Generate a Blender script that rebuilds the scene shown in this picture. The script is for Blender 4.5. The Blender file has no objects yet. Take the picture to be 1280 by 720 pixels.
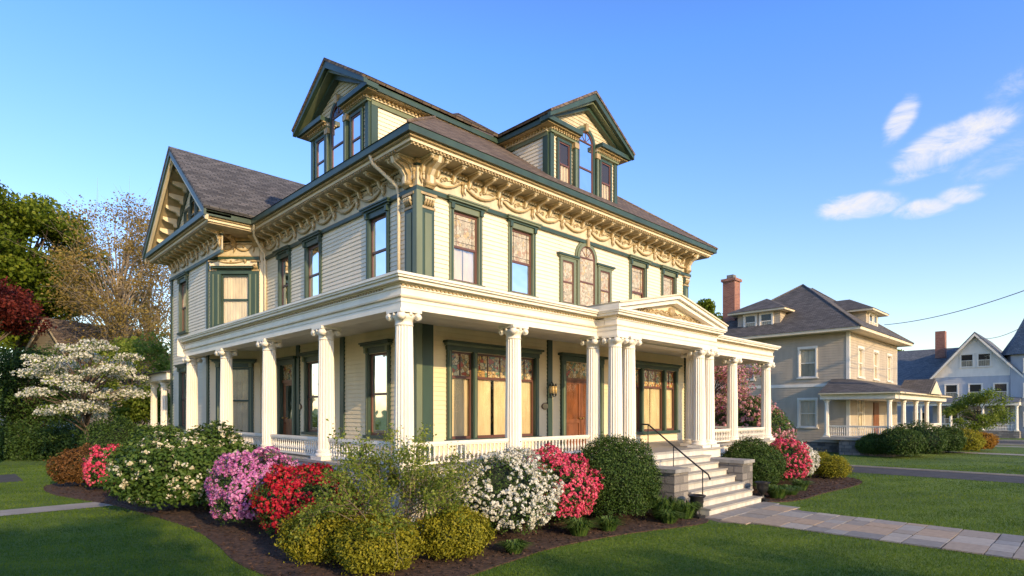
import bpy, bmesh, math, random
import numpy as np
from mathutils import Vector, Matrix, Quaternion
random.seed(7); R=np.random.default_rng(11)
G=-0.57
scene=bpy.context.scene
scene.view_settings.view_transform='Standard'; scene.view_settings.look='None'
scene.view_settings.exposure=0; scene.view_settings.gamma=1
COL=scene.collection
# ---------------------------------------------------------------- camera
cam=bpy.data.cameras.new('camera'); co=bpy.data.objects.new('camera',cam); COL.objects.link(co)
cam.sensor_width=36; cam.lens=731/1280*36; cam.shift_y=155/1280; cam.clip_end=3000; cam.clip_start=.1
co.location=(0,0,1.95); co.rotation_euler=(math.radians(90),0,math.radians(-44.4)); scene.camera=co
RX,RY,FX,FY=.7145,-.6997,.6997,.7145
def cw(xc,zc): return (xc*RX+zc*FX, xc*RY+zc*FY)
def pz(px,z): return cw((px-640)/731*z,z)
# ---------------------------------------------------------------- light
AZ=math.atan2(-.16,-1.0); EL=math.radians(18)
sd=Vector((math.sin(AZ)*math.cos(EL),math.cos(AZ)*math.cos(EL),math.sin(EL)))
sl=bpy.data.lights.new('sun','SUN'); so=bpy.data.objects.new('sun',sl); COL.objects.link(so)
sl.energy=4.9; sl.angle=math.radians(.6); sl.color=(1,.73,.40); so.location=(20,-40,30)
so.rotation_euler=(-sd).to_track_quat('-Z','Y').to_euler()
# ---------------------------------------------------------------- node helpers
class NT:
    def __init__(s,tree): s.t=tree; tree.nodes.clear()
    def n(s,typ,**kw):
        nd=s.t.nodes.new(typ)
        for k,v in kw.items():
            if k in nd.inputs: nd.inputs[k].default_value=v
            else: setattr(nd,k,v)
        return nd
    def l(s,a,b): s.t.links.new(a,b)
def c4(c,k=1): return (min(c[0]*k,1),min(c[1]*k,1),min(c[2]*k,1),1)
def ramp(nt,stops,interp='LINEAR'):
    r=nt.n('ShaderNodeValToRGB'); r.color_ramp.interpolation=interp
    e=r.color_ramp.elements
    while len(e)<len(stops): e.new(.5)
    for i,(p,c) in enumerate(stops): e[i].position=p; e[i].color=c4(c)
    return r
def newmat(name):
    m=bpy.data.materials.new(name); m.use_nodes=True; nt=NT(m.node_tree)
    o=nt.n('ShaderNodeOutputMaterial'); return m,nt,o
def paint(name,c,rough=.55,var=.07,sc=2.5,bump=.15,bs=60,metal=0):
    m,nt,o=newmat(name); b=nt.n('ShaderNodeBsdfPrincipled',Roughness=rough,Metallic=metal)
    tc=nt.n('ShaderNodeTexCoord'); mp=nt.n('ShaderNodeMapping'); mp.inputs['Scale'].default_value=(1,1,.35)
    nt.l(tc.outputs['Object'],mp.inputs[0])
    n1=nt.n('ShaderNodeTexNoise',Scale=sc,Detail=6.0); nt.l(mp.outputs[0],n1.inputs['Vector'])
    r=ramp(nt,[(.3,[x*(1-var*1.6) for x in c]),(.7,[x*(1+var) for x in c])]); nt.l(n1.outputs[0],r.inputs[0])
    nt.l(r.outputs[0],b.inputs['Base Color'])
    n2=nt.n('ShaderNodeTexNoise',Scale=bs,Detail=3.0); nt.l(tc.outputs['Object'],n2.inputs['Vector'])
    bp=nt.n('ShaderNodeBump',Strength=bump,Distance=.01); nt.l(n2.outputs[0],bp.inputs['Height']); nt.l(bp.outputs[0],b.inputs['Normal'])
    nt.l(b.outputs[0],o.inputs[0]); return m
def brickmat(name,cols,mort,sc,bw,rh,msz,rough=.85,bump=.4,off=.5,nz=.5):
    m,nt,o=newmat(name); b=nt.n('ShaderNodeBsdfPrincipled',Roughness=rough)
    uv=nt.n('ShaderNodeTexCoord'); br=nt.n('ShaderNodeTexBrick',Scale=sc); br.offset=off
    br.inputs['Brick Width'].default_value=bw; br.inputs['Row Height'].default_value=rh; br.inputs['Mortar Size'].default_value=msz
    br.inputs['Color1'].default_value=(0,0,0,1); br.inputs['Color2'].default_value=(1,1,1,1); br.inputs['Mortar'].default_value=(.5,.5,.5,1)
    nt.l(uv.outputs['UV'],br.inputs['Vector'])
    n=nt.n('ShaderNodeTexNoise',Scale=1.2,Detail=8.0); nt.l(uv.outputs['UV'],n.inputs['Vector'])
    mx=nt.n('ShaderNodeMix',data_type='FLOAT'); mx.inputs[0].default_value=nz
    nt.l(br.outputs['Color'],mx.inputs[2]); nt.l(n.outputs[0],mx.inputs[3])
    r=ramp(nt,[(i/(len(cols)-1)*.7+.15,c) for i,c in enumerate(cols)]); nt.l(mx.outputs[0],r.inputs[0])
    m2=nt.n('ShaderNodeMix',data_type='RGBA'); nt.l(br.outputs['Fac'],m2.inputs[0]); nt.l(r.outputs[0],m2.inputs[6]); m2.inputs[7].default_value=c4(mort)
    nt.l(m2.outputs[2],b.inputs['Base Color'])
    iv=nt.n('ShaderNodeMath',operation='SUBTRACT'); iv.inputs[0].default_value=1; nt.l(br.outputs['Fac'],iv.inputs[1])
    ad=nt.n('ShaderNodeMath',operation='ADD'); nt.l(iv.outputs[0],ad.inputs[0])
    n3=nt.n('ShaderNodeTexNoise',Scale=25.0,Detail=4.0); nt.l(uv.outputs['UV'],n3.inputs['Vector']); nt.l(n3.outputs[0],ad.inputs[1])
    bp=nt.n('ShaderNodeBump',Strength=bump,Distance=.02); nt.l(ad.outputs[0],bp.inputs['Height']); nt.l(bp.outputs[0],b.inputs['Normal'])
    nt.l(b.outputs[0],o.inputs[0]); return m
def leafmat(name,cols,trans=.35,rough=.55):
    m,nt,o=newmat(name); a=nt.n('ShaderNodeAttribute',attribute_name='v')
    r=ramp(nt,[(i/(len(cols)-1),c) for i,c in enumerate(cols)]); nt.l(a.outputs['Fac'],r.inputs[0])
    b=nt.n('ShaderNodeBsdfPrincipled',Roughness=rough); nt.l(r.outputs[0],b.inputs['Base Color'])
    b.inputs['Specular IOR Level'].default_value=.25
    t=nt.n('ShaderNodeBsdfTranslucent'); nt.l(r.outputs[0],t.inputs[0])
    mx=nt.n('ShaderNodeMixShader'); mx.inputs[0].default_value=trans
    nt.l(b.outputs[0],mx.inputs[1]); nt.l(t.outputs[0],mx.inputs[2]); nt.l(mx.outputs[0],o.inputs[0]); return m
def attrmat(name,cols,rough=.8,bump=.5):
    m,nt,o=newmat(name); a=nt.n('ShaderNodeAttribute',attribute_name='v'); tc=nt.n('ShaderNodeTexCoord')
    r=ramp(nt,[(i/(len(cols)-1),c) for i,c in enumerate(cols)]); nt.l(a.outputs['Fac'],r.inputs[0])
    n=nt.n('ShaderNodeTexNoise',Scale=9.0,Detail=8.0); nt.l(tc.outputs['Object'],n.inputs['Vector'])
    h=nt.n('ShaderNodeHueSaturation'); mr=nt.n('ShaderNodeMapRange'); mr.inputs[3].default_value=.7; mr.inputs[4].default_value=1.3
    nt.l(n.outputs[0],mr.inputs[0]); nt.l(mr.outputs[0],h.inputs['Value']); nt.l(r.outputs[0],h.inputs['Color'])
    b=nt.n('ShaderNodeBsdfPrincipled',Roughness=rough); nt.l(h.outputs[0],b.inputs['Base Color'])
    bp=nt.n('ShaderNodeBump',Strength=bump,Distance=.02); nt.l(n.outputs[0],bp.inputs['Height']); nt.l(bp.outputs[0],b.inputs['Normal'])
    nt.l(b.outputs[0],o.inputs[0]); return m
def glassmat(name,tint=(.92,.92,.88)):
    m,nt,o=newmat(name); t=nt.n('ShaderNodeBsdfTransparent'); t.inputs[0].default_value=c4(tint)
    g=nt.n('ShaderNodeBsdfGlossy',Roughness=.03); g.inputs[0].default_value=(.9,.9,.9,1)
    f=nt.n('ShaderNodeFresnel',IOR=1.45); tc=nt.n('ShaderNodeTexCoord'); n=nt.n('ShaderNodeTexNoise',Scale=2.2,Detail=1.0)
    nt.l(tc.outputs['Object'],n.inputs['Vector']); bp=nt.n('ShaderNodeBump',Strength=.25,Distance=.03); nt.l(n.outputs[0],bp.inputs['Height']); nt.l(bp.outputs[0],g.inputs['Normal'])
    ad=nt.n('ShaderNodeMath',operation='ADD'); ad.inputs[1].default_value=.02; nt.l(f.outputs[0],ad.inputs[0])
    mx=nt.n('ShaderNodeMixShader'); nt.l(ad.outputs[0],mx.inputs[0]); nt.l(t.outputs[0],mx.inputs[1]); nt.l(g.outputs[0],mx.inputs[2]); nt.l(mx.outputs[0],o.inputs[0]); return m
def stainedmat(name,stops,sc,lead=.045,gl=.15):
    m,nt,o=newmat(name); tc=nt.n('ShaderNodeTexCoord')
    v=nt.n('ShaderNodeTexVoronoi',Scale=sc,feature='F1'); v2=nt.n('ShaderNodeTexVoronoi',Scale=sc,feature='DISTANCE_TO_EDGE')
    nt.l(tc.outputs['UV'],v.inputs['Vector']); nt.l(tc.outputs['UV'],v2.inputs['Vector'])
    sx=nt.n('ShaderNodeSeparateColor'); nt.l(v.outputs['Color'],sx.inputs[0])
    r=ramp(nt,stops,'CONSTANT'); nt.l(sx.outputs[0],r.inputs[0])
    lt=nt.n('ShaderNodeMath',operation='LESS_THAN'); lt.inputs[1].default_value=lead; nt.l(v2.outputs['Distance'],lt.inputs[0])
    mx=nt.n('ShaderNodeMix',data_type='RGBA'); nt.l(lt.outputs[0],mx.inputs[0]); nt.l(r.outputs[0],mx.inputs[6]); mx.inputs[7].default_value=(.06,.055,.045,1)
    b=nt.n('ShaderNodeBsdfPrincipled',Roughness=gl); nt.l(mx.outputs[2],b.inputs['Base Color']); nt.l(b.outputs[0],o.inputs[0]); return m
M={}
M['sid']=paint('siding_ivory_paint',(.78,.70,.54),.5,.04)
M['sidy']=paint('siding_cream_paint',(.80,.66,.42),.5,.05)
M['green']=paint('dark_green_paint',(.036,.068,.048),.4,.15)
M['sage']=paint('sage_green_paint',(.15,.18,.11),.5,.1)
M['cream']=paint('cream_trim_paint',(.70,.60,.42),.5,.06)
M['gold']=paint('ochre_trim_paint',(.42,.31,.155),.45,.18,8)
M['white']=paint('white_paint',(.82,.76,.64),.42,.05)
M['sash']=paint('maroon_sash_paint',(.13,.055,.04),.4,.1)
M['glass']=glassmat('window_glass')
M['stain']=stainedmat('stained_glass',[(0,(.40,.24,.08)),(.22,(.55,.40,.2)),(.45,(.14,.22,.13)),(.58,(.55,.46,.28)),(.78,(.36,.07,.035)),(.9,(.6,.36,.08))],11.0)
M['stainp']=stainedmat('leaded_glass',[(0,(.42,.36,.26)),(.25,(.50,.43,.31)),(.5,(.36,.33,.24)),(.65,(.54,.47,.36)),(.85,(.40,.27,.18)),(.93,(.5,.38,.2))],13.0,.02,.3)
M['curt']=paint('curtain_cloth',(.68,.56,.36),.9,.12,4)
M['curtw']=paint('lace_curtain_cloth',(.72,.62,.47),.9,.1,4)
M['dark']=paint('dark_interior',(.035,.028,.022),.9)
M['wood']=paint('door_wood',(.22,.08,.032),.35,.3,6)
M['floor']=paint('porch_floor_paint',(.36,.34,.30),.5,.1)
M['riser']=paint('weathered_riser_paint',(.60,.56,.48),.6,.15,5)
M['ceil']=paint('porch_ceiling_paint',(.72,.67,.55),.6)
M['roof']=brickmat('brown_shingles',[(.065,.048,.038),(.14,.10,.075),(.20,.155,.12)],(.04,.032,.028),1,.3,.14,.014)
M['roofg']=brickmat('grey_slate_shingles',[(.045,.045,.049),(.10,.098,.102),(.16,.155,.16)],(.025,.025,.03),1,.3,.14,.014)
M['roofb']=brickmat('blue_grey_shingles',[(.10,.12,.145),(.15,.17,.19),(.2,.215,.235)],(.06,.06,.07),1,.3,.14,.012)
M['stone']=brickmat('rough_stone',[(.10,.095,.085),(.22,.2,.18),(.3,.27,.23)],(.14,.13,.12),1,.42,.2,.018,.9,.9,.37,.45)
M['cap']=paint('stone_cap',(.30,.29,.27),.8,.15,6,.5,30)
M['brick']=brickmat('red_brick',[(.20,.06,.035),(.32,.11,.06),(.38,.16,.10)],(.3,.27,.24),1,.22,.08,.008)
M['iron']=paint('black_iron',(.015,.015,.016),.4,.1)
M['bark']=paint('bark',(.11,.08,.06),.9,.3,8,1,20)
M['barkg']=paint('pale_bark',(.30,.24,.17),.9,.3,8,1,20)
M['tan']=paint('tan_siding_paint',(.45,.38,.28),.6,.06)
M['umber']=paint('umber_siding_paint',(.17,.15,.12),.6,.08)
M['tan2']=paint('grey_siding_paint',(.46,.48,.50),.6,.06)
M['brass']=paint('brass',(.5,.32,.1),.3,.1,metal=.8)
M['lamp']=paint('lamp_amber_glass',(.6,.42,.18),.2)
M['plaque']=paint('bronze_plaque',(.12,.06,.03),.4)
# ---------------------------------------------------------------- builder
class Fr:
    def __init__(s,ox,oy,U,N): s.o=(ox,oy); s.U=U; s.N=N
    def __call__(s,u,n,z): return (s.o[0]+u*s.U[0]+n*s.N[0], s.o[1]+u*s.U[1]+n*s.N[1], z)
    def sub(s,u,n,mode):
        p=s(u,n,0); 
        if mode=='L': return Fr(p[0],p[1],(-s.N[0],-s.N[1]),(-s.U[0],-s.U[1]))
        return Fr(p[0],p[1],(-s.N[0],-s.N[1]),s.U)
W0=Fr(0,0,(1,0),(0,1))
class B:
    def __init__(s,name): s.name=name; s.v=[]; s.f=[]; s.m=[]; s.sm=[]; s.at=[]; s.mats=[]; s.cv=.5
    def mi(s,k):
        if k not in s.mats: s.mats.append(k)
        return s.mats.index(k)
    def face(s,pts,mat,smooth=False):
        i=len(s.v); s.v+=[tuple(p) for p in pts]; s.f.append(list(range(i,i+len(pts)))); s.m.append(s.mi(mat)); s.sm.append(smooth); s.at.append(s.cv)
    def raw(s,vs,fs,mat,smooth=False):
        i=len(s.v); s.v+=[tuple(p) for p in vs]; k=s.mi(mat)
        for f in fs: s.f.append([i+j for j in f]); s.m.append(k); s.sm.append(smooth); s.at.append(s.cv)
    def box(s,F,u0,u1,n0,n1,z0,z1,mat):
        vs=[F(u,n,z) for z in (z0,z1) for n in (n0,n1) for u in (u0,u1)]
        s.raw(vs,[(0,1,3,2),(4,6,7,5),(0,4,5,1),(2,3,7,6),(0,2,6,4),(1,5,7,3)],mat)
    def prismN(s,F,poly,n0,n1,mat):   # poly in (u,z)
        k=len(poly); vs=[F(u,n0,z) for u,z in poly]+[F(u,n1,z) for u,z in poly]
        s.raw(vs,[tuple(range(k)),tuple(range(2*k-1,k-1,-1))]+[(i,(i+1)%k,k+(i+1)%k,k+i) for i in range(k)],mat)
    def prismU(s,F,poly,u0,u1,mat):   # poly in (n,z)
        k=len(poly); vs=[F(u0,n,z) for n,z in poly]+[F(u1,n,z) for n,z in poly]
        s.raw(vs,[tuple(range(k)),tuple(range(2*k-1,k-1,-1))]+[(i,(i+1)%k,k+(i+1)%k,k+i) for i in range(k)],mat)
    def lathe(s,x,y,prof,mat,seg=16,mod=None,smooth=True):
        vs=[]; fs=[]
        for r,z in prof:
            for j in range(seg):
                a=2*math.pi*j/seg; rr=r*(mod(j) if mod else 1); vs.append((x+rr*math.cos(a),y+rr*math.sin(a),z))
        for k in range(len(prof)-1):
            for j in range(seg): fs.append((k*seg+j,k*seg+(j+1)%seg,(k+1)*seg+(j+1)%seg,(k+1)*seg+j))
        fs.append(tuple(range(seg-1,-1,-1))); fs.append(tuple((len(prof)-1)*seg+j for j in range(seg)))
        s.raw(vs,fs,mat,smooth)
    def tube(s,pts,rs,mat,seg=6,smooth=True):
        P=[Vector(p) for p in pts]; vs=[]; fs=[]; nrm=None
        for i,p in enumerate(P):
            t=(P[min(i+1,len(P)-1)]-P[max(i-1,0)])
            t=t.normalized() if t.length>1e-9 else Vector((0,0,1))
            if nrm is None: nrm=t.cross(Vector((0,0,1)) if abs(t.z)<.9 else Vector((1,0,0))).normalized()
            else:
                nrm=(nrm-t*nrm.dot(t)); nrm=nrm.normalized() if nrm.length>1e-6 else t.orthogonal().normalized()
            bn=t.cross(nrm); r=rs[i] if hasattr(rs,'__len__') else rs
            for j in range(seg):
                a=2*math.pi*j/seg; vs.append(p+nrm*math.cos(a)*r+bn*math.sin(a)*r)
        for k in range(len(P)-1):
            for j in range(seg): fs.append((k*seg+j,k*seg+(j+1)%seg,(k+1)*seg+(j+1)%seg,(k+1)*seg+j))
        fs.append(tuple(range(seg-1,-1,-1))); fs.append(tuple((len(P)-1)*seg+j for j in range(seg)))
        s.raw(vs,fs,mat,smooth)
    def build(s,parent=None,recalc=True):
        me=bpy.data.meshes.new(s.name); me.from_pydata(s.v,[],s.f)
        for k in s.mats: me.materials.append(M[k])
        me.polygons.foreach_set('material_index',s.m); me.polygons.foreach_set('use_smooth',s.sm)
        if recalc:
            bm=bmesh.new(); bm.from_mesh(me); bmesh.ops.recalc_face_normals(bm,faces=bm.faces); bm.to_mesh(me); bm.free()
        at=me.attributes.new('v','FLOAT','FACE'); at.data.foreach_set('value',s.at)
        uvl=me.uv_layers.new(name='UVMap'); uv=np.zeros((len(me.loops),2)); 
        for p in me.polygons:
            n=p.normal
            if abs(n.z)>.98: t=Vector((1,0,0))
            else: t=Vector((0,0,1)).cross(n).normalized()
            bt=n.cross(t)
            for li in p.loop_indices:
                q=me.vertices[me.loops[li].vertex_index].co; uv[li]=(q.dot(t),q.dot(bt))
        uvl.data.foreach_set('uv',uv.ravel())
        ob=bpy.data.objects.new(s.name,me); COL.objects.link(ob)
        if parent: ob.parent=parent
        return ob
def empty(name,loc=(0,0,0)):
    e=bpy.data.objects.new(name,None); COL.objects.link(e); e.empty_display_size=.3; return e
# ---------------------------------------------------------------- architecture helpers
def clap(b,F,u0,u1,z0,z1,mat,ops=(),lap=.115,lim=None):
    z=z0
    while z<z1-1e-4:
        zt=min(z+lap,z1); mid=(z+zt)/2
        a0,a1=(u0,u1) if lim is None else lim(mid)
        iv=[(a0,a1)]
        for (p,q,zb,zc) in ops:
            if zb<mid<zc:
                nv=[]
                for a,c in iv:
                    if q<=a or p>=c: nv.append((a,c)); continue
                    if p>a: nv.append((a,p))
                    if q<c: nv.append((q,c))
                iv=nv
        for a,c in iv:
            if c-a<.01: continue
            b.face([F(a,.022,z),F(c,.022,z),F(c,.002,zt),F(a,.002,zt)],mat)
            b.face([F(a,.002,z),F(c,.002,z),F(c,.022,z),F(a,.022,z)],mat)
        z=zt
def curtain(b,F,u0,u1,n,z0,z1,mat,fold=.09):
    k=max(4,int((u1-u0)/fold*3)); vs=[]; fs=[]
    ph=random.random()*6
    for i in range(k+1):
        u=u0+(u1-u0)*i/k; d=.022*math.sin(i*2*math.pi/3.1+ph)+.012*math.sin(i*.9+ph)
        vs+= [F(u,n+d,z0),F(u,n+d*.6,z1)]
    for i in range(k): fs.append((2*i,2*i+2,2*i+3,2*i+1))
    b.raw(vs,fs,mat,True)
def window(b,F,uc,z0,w,h,hood=True,cas='green',sash='sash',cw_=.13,stained=False,sill=True,cur='curtw',inner='sage',drape=None):
    a,c=uc-w/2,uc+w/2; z1=z0+h
    b.box(F,a-cw_,a,-.1,.06,z0-.02,z1+.02,cas); b.box(F,c,c+cw_,-.1,.06,z0-.02,z1+.02,cas)
    b.box(F,a-cw_-.01,c+cw_+.01,-.1,.065,z1+.02,z1+.17,cas)
    b.box(F,a-cw_*.62,a-cw_*.3,.06,.075,z0,z1,inner); b.box(F,c+cw_*.3,c+cw_*.62,.06,.075,z0,z1,inner)
    if sill: b.box(F,a-cw_-.05,c+cw_+.05,-.1,.12,z0-.10,z0-.02,cas)
    if hood:
        b.box(F,a-cw_-.05,c+cw_+.05,0,.11,z1+.17,z1+.22,inner); b.box(F,a-cw_-.10,c+cw_+.10,0,.17,z1+.22,z1+.27,cas)
        b.box(F,a-cw_-.13,c+cw_+.13,0,.2,z1+.27,z1+.31,cas)
        for uu in (a-cw_*.9,c+cw_*.15): b.box(F,uu,uu+cw_*.75,.065,.13,z1+.03,z1+.17,inner)
    s=.05; zm=z0+h*.5
    for (p,q,r_,t_,nn) in ((a,a+s,z0-.02,z1+.02,0),(c-s,c,z0-.02,z1+.02,0)): b.box(F,p,q,-.08,-.03,r_,t_,sash)
    b.box(F,a+s,c-s,-.08,-.03,z0-.02,z0+s,sash); b.box(F,a+s,c-s,-.08,-.03,z1-s,z1+.02,sash); b.box(F,a+s,c-s,-.08,-.025,zm-.03,zm+.03,sash)
    b.face([F(a+s,-.055,z0+s),F(c-s,-.055,z0+s),F(c-s,-.055,zm-.03),F(a+s,-.055,zm-.03)],'glass')
    if stained:
        b.face([F(a+s,-.05,zm+.03),F(c-s,-.05,zm+.03),F(c-s,-.05,z1-s),F(a+s,-.05,z1-s)],'stainp')
        g0,g1=a+s+.1,c-s-.1
        for uu in (g0,g1): b.box(F,uu-.006,uu+.006,-.05,-.042,zm+.03,z1-s,'iron')
        for zz in (zm+.14,z1-s-.11): b.box(F,a+s,c-s,-.05,-.0435,zz-.005,zz+.005,'iron')
    else:
        b.face([F(a+s,-.05,zm+.03),F(c-s,-.05,zm+.03),F(c-s,-.05,z1-s),F(a+s,-.05,z1-s)],'glass')
    if cur:
        k=drape if drape is not None else random.choice([.36,.5,.5,.5])
        curtain(b,F,a-.03,a+w*k,-.12,z0-.05,z1+.03,cur); curtain(b,F,c-w*k,c+.03,-.12,z0-.05,z1+.03,cur)
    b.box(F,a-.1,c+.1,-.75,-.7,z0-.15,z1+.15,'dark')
    return (a,c,z0-.02,z1+.02)
def arch(b,F,uc,zs,r0,r1,n0,n1,mat,seg=14):
    for i in range(seg):
        a0=math.pi*i/seg; a1=math.pi*(i+1)/seg
        b.prismN(F,[(uc+r0*math.cos(a0),zs+r0*math.sin(a0)),(uc+r1*math.cos(a0),zs+r1*math.sin(a0)),(uc+r1*math.cos(a1),zs+r1*math.sin(a1)),(uc+r0*math.cos(a1),zs+r0*math.sin(a1))],n0,n1,mat)
def fan(b,F,uc,zs,r,n,mat,seg=16):
    b.face([F(uc+r*math.cos(math.pi*i/seg),n,zs+r*math.sin(math.pi*i/seg)) for i in range(seg+1)],mat)
def flatwin(b,F,uc,z0,w,h,archd=False,cas='green',sash='sash',glass='glass',cw_=.1,mid=True,stained=False):
    a,c=uc-w/2,uc+w/2; z1=z0+h
    b.box(F,a-cw_,a,.0,.09,z0,z1,cas); b.box(F,c,c+cw_,.0,.09,z0,z1,cas)
    b.box(F,a-cw_-.03,c+cw_+.03,.0,.13,z0-.07,z0,cas)
    b.face([F(a,.024,z0),F(c,.024,z0),F(c,.024,z1),F(a,.024,z1)],'dark')
    gl='stainp' if stained else 'glass'
    curtain(b,F,a+.02,c-.02,.026,z0,z0+h*.52,'curtw',.06) if w>.4 and not stained and not archd else None
    b.face([F(a,.05,z0),F(c,.05,z0),F(c,.05,z1),F(a,.05,z1)],gl)
    s=.045
    b.box(F,a,a+s,.03,.07,z0,z1,sash); b.box(F,c-s,c,.03,.07,z0,z1,sash); b.box(F,a+s,c-s,.03,.07,z0,z0+s,sash)
    if mid: b.box(F,a+s,c-s,.03,.075,z0+h*.5-.025,z0+h*.5+.025,sash)
    if archd:
        arch(b,F,uc,z1,w/2,w/2+cw_,0,.09,cas); arch(b,F,uc,z1,w/2-s,w/2,.03,.07,sash)
        fan(b,F,uc,z1,w/2,.024,'dark'); fan(b,F,uc,z1,w/2-s,.05,gl)
        for an in (45,90,135): b.tube([F(uc,.055,z1),F(uc+(w/2-s)*math.cos(math.radians(an)),.055,z1+(w/2-s)*math.sin(math.radians(an)))],.012,sash,4)
        b.box(F,a+s,c-s,.03,.074,z1-.02,z1+.02,sash)
        arch(b,F,uc,z1,w/2+cw_,w/2+cw_+.07,0,.06,'sage')
        b.box(F,uc-.06,uc+.06,.0,.14,z1+w/2-.02,z1+w/2+cw_+.12,'gold')
    else:
        b.box(F,a+s,c-s,.03,.07,z1-s,z1,sash); b.box(F,a-cw_-.01,c+cw_+.01,0,.095,z1,z1+cw_,cas)
def swag(b,F,u0,u1,zt,drop,n,mat,r=.028):
    pts=[];rs=[]
    for i in range(9):
        t=i/8; pts.append(F(u0+(u1-u0)*t,n,zt-drop*4*t*(1-t))); rs.append(r*(.5+2.2*t*(1-t)))
    b.tube(pts,rs,mat,6)
    b.tube([F(u0,n-.03,zt),F(u0,n+.03,zt)],.055,mat,8); 
    b.tube([F(u0,n,zt),F(u0-.02,n,zt-drop*.8),F(u0+.02,n,zt-drop*1.35)],[.02,.035,.008],mat,5)
    um=(u0+u1)/2; b.tube([F(um,n-.02,zt-drop*.25),F(um,n+.03,zt-drop*.25)],.035,mat,6)
    b.tube([F(u0+.05,n,zt+.02),F(u0+.2,n,zt+.045),F(u0+.36,n,zt)],[.012,.016,.006],mat,4)
    b.tube([F(u1-.05,n,zt+.02),F(u1-.2,n,zt+.045),F(u1-.36,n,zt)],[.012,.016,.006],mat,4)
M['sage2']=paint('frieze_paint',(.60,.52,.36),.55,.1,5)
M['gold2']=paint('soffit_paint',(.42,.34,.21),.55,.1,5)
MAINL=[(0,.10,7.32,7.42,'green'),(0,.06,7.42,7.46,'gold'),(0,.045,7.46,7.93,'sage2'),(0,.08,7.93,7.97,'green'),(0,.10,7.97,8.08,'gold'),
       (0,.60,8.08,8.13,'gold2'),(0,.66,8.13,8.21,'cream'),(0,.73,8.21,8.26,'gold'),(0,.82,8.26,8.42,'green')]
BR=[(.045,7.80),(.08,7.76),(.12,7.79),(.15,7.87),(.17,7.93),(.27,7.965),(.42,7.98),(.49,8.0),(.52,8.04),(.52,8.08),(.045,8.08)]
def cornice(b,F,u0,u1,e0,e1,br=True):
    def ex(e,l): return 0 if e is None else (l[1] if e==1 else l[0])
    for l in MAINL: b.box(F,u0-ex(e0,l),u1+ex(e1,l),l[0],l[1],l[2],l[3],l[4])
    L=u1-u0; k=max(1,round(L/.52)); st=L/k
    if br:
        for i in range(k+1):
            u=u0+i*st; u=min(max(u,u0+.08),u1-.08)
            b.prismU(F,BR,u-.06,u+.06,'gold'); b.prismU(F,[(x+.01,z+.0) for x,z in BR[1:-1]]+[(.05,8.07)],u-.022,u+.022,'cream')
            b.box(F,u-.085,u+.085,.05,.55,8.05,8.078,'cream')
    uu=u0+.02
    while uu<u1-.06: b.box(F,uu,uu+.05,.08,.13,7.935,7.97,'cream'); uu+=.10
    uu=u0+.02-(.6 if e0==1 else 0); ue=u1+(.6 if e1==1 else 0)
    while uu<ue: b.box(F,uu,uu+.05,.60,.64,8.085,8.128,'gold'); uu+=.11
    k2=max(1,round(L/1.3)); s2=L/k2
    for i in range(k2):
        swag(b,F,u0+i*s2+.05,u0+(i+1)*s2,7.83,.24,.085,'gold',.034)
        swag(b,F,u0+i*s2+.14,u0+(i+1)*s2-.09,7.78,.16,.08,'cream',.02)
        um=u0+(i+.5)*s2
        for sg in (-1,1):
            pts=[F(um+sg*(.14+.075*math.cos(a)*(1-a/9)),.075,7.79+.07*math.sin(a)*(1-a/9)) for a in np.linspace(0,7.5,12)]; b.tube(pts,.014,'gold',4)
def column(b,x,y,z0=.86,z1=3.89,r=.19,mat='white',fl=18,cap=True):
    b.box(W0,x-r*1.35,x+r*1.35,y-r*1.35,y+r*1.35,z0-.002,z0+.08,mat)
    b.lathe(x,y,[(r*1.32,z0+.08),(r*1.36,z0+.11),(r*1.3,z0+.14),(r*1.12,z0+.155),(r*1.12,z0+.17),(r*1.22,z0+.19),(r*1.18,z0+.215),(r*1.03,z0+.23)],mat,28)
    H=z1-.30-(z0+.23); pr=[(r*(1-.13*(t**1.8)),z0+.23+H*t) for t in [0,.02,.3,.5,.75,.97,1]]
    md=[1,.93,.895,.93]
    b.lathe(x,y,pr,mat,fl*4,lambda j:md[j%4],False)
    rt=r*.87
    b.lathe(x,y,[(rt*1.0,z1-.30),(rt*1.1,z1-.285),(rt*1.02,z1-.27),(rt*1.02,z1-.2),(rt*1.18,z1-.17),(rt*1.35,z1-.12),(rt*1.2,z1-.07)],mat,28)
    b.box(W0,x-r*1.28,x+r*1.28,y-r*1.28,y+r*1.28,z1-.06,z1+.002,mat)
    if cap:
        for sx in(-1,1):
            for sy in(-1,1):
                cx,cy=x+sx*r*1.0,y+sy*r*1.0; d=.045
                for rr,dd in ((.072,d),(.045,d+.014),(.02,d+.024)):
                    b.tube([(cx-sx*dd,cy+sy*dd,z1-.13),(cx+sx*dd,cy-sy*dd,z1-.13)],rr,mat,10)
        for a in range(4):
            an=a*math.pi/2; b.tube([(x+math.cos(an)*rt*1.1,y+math.sin(an)*rt*1.1,z1-.1),(x+math.cos(an)*rt*1.5,y+math.sin(an)*rt*1.5,z1-.09)],[.045,.03],mat,6)
PL=[(-.2,.2,3.89,4.02,'white'),(-.2,.215,4.02,4.12,'white'),(-.2,.235,4.12,4.15,'cream'),(-.19,.19,4.15,4.29,'white'),(-.2,.22,4.29,4.31,'white'),
    (-.2,.24,4.35,4.38,'cream'),(-.2,.34,4.38,4.44,'white'),(-.2,.39,4.44,4.48,'white'),(-.2,.42,4.48,4.53,'white')]
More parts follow.
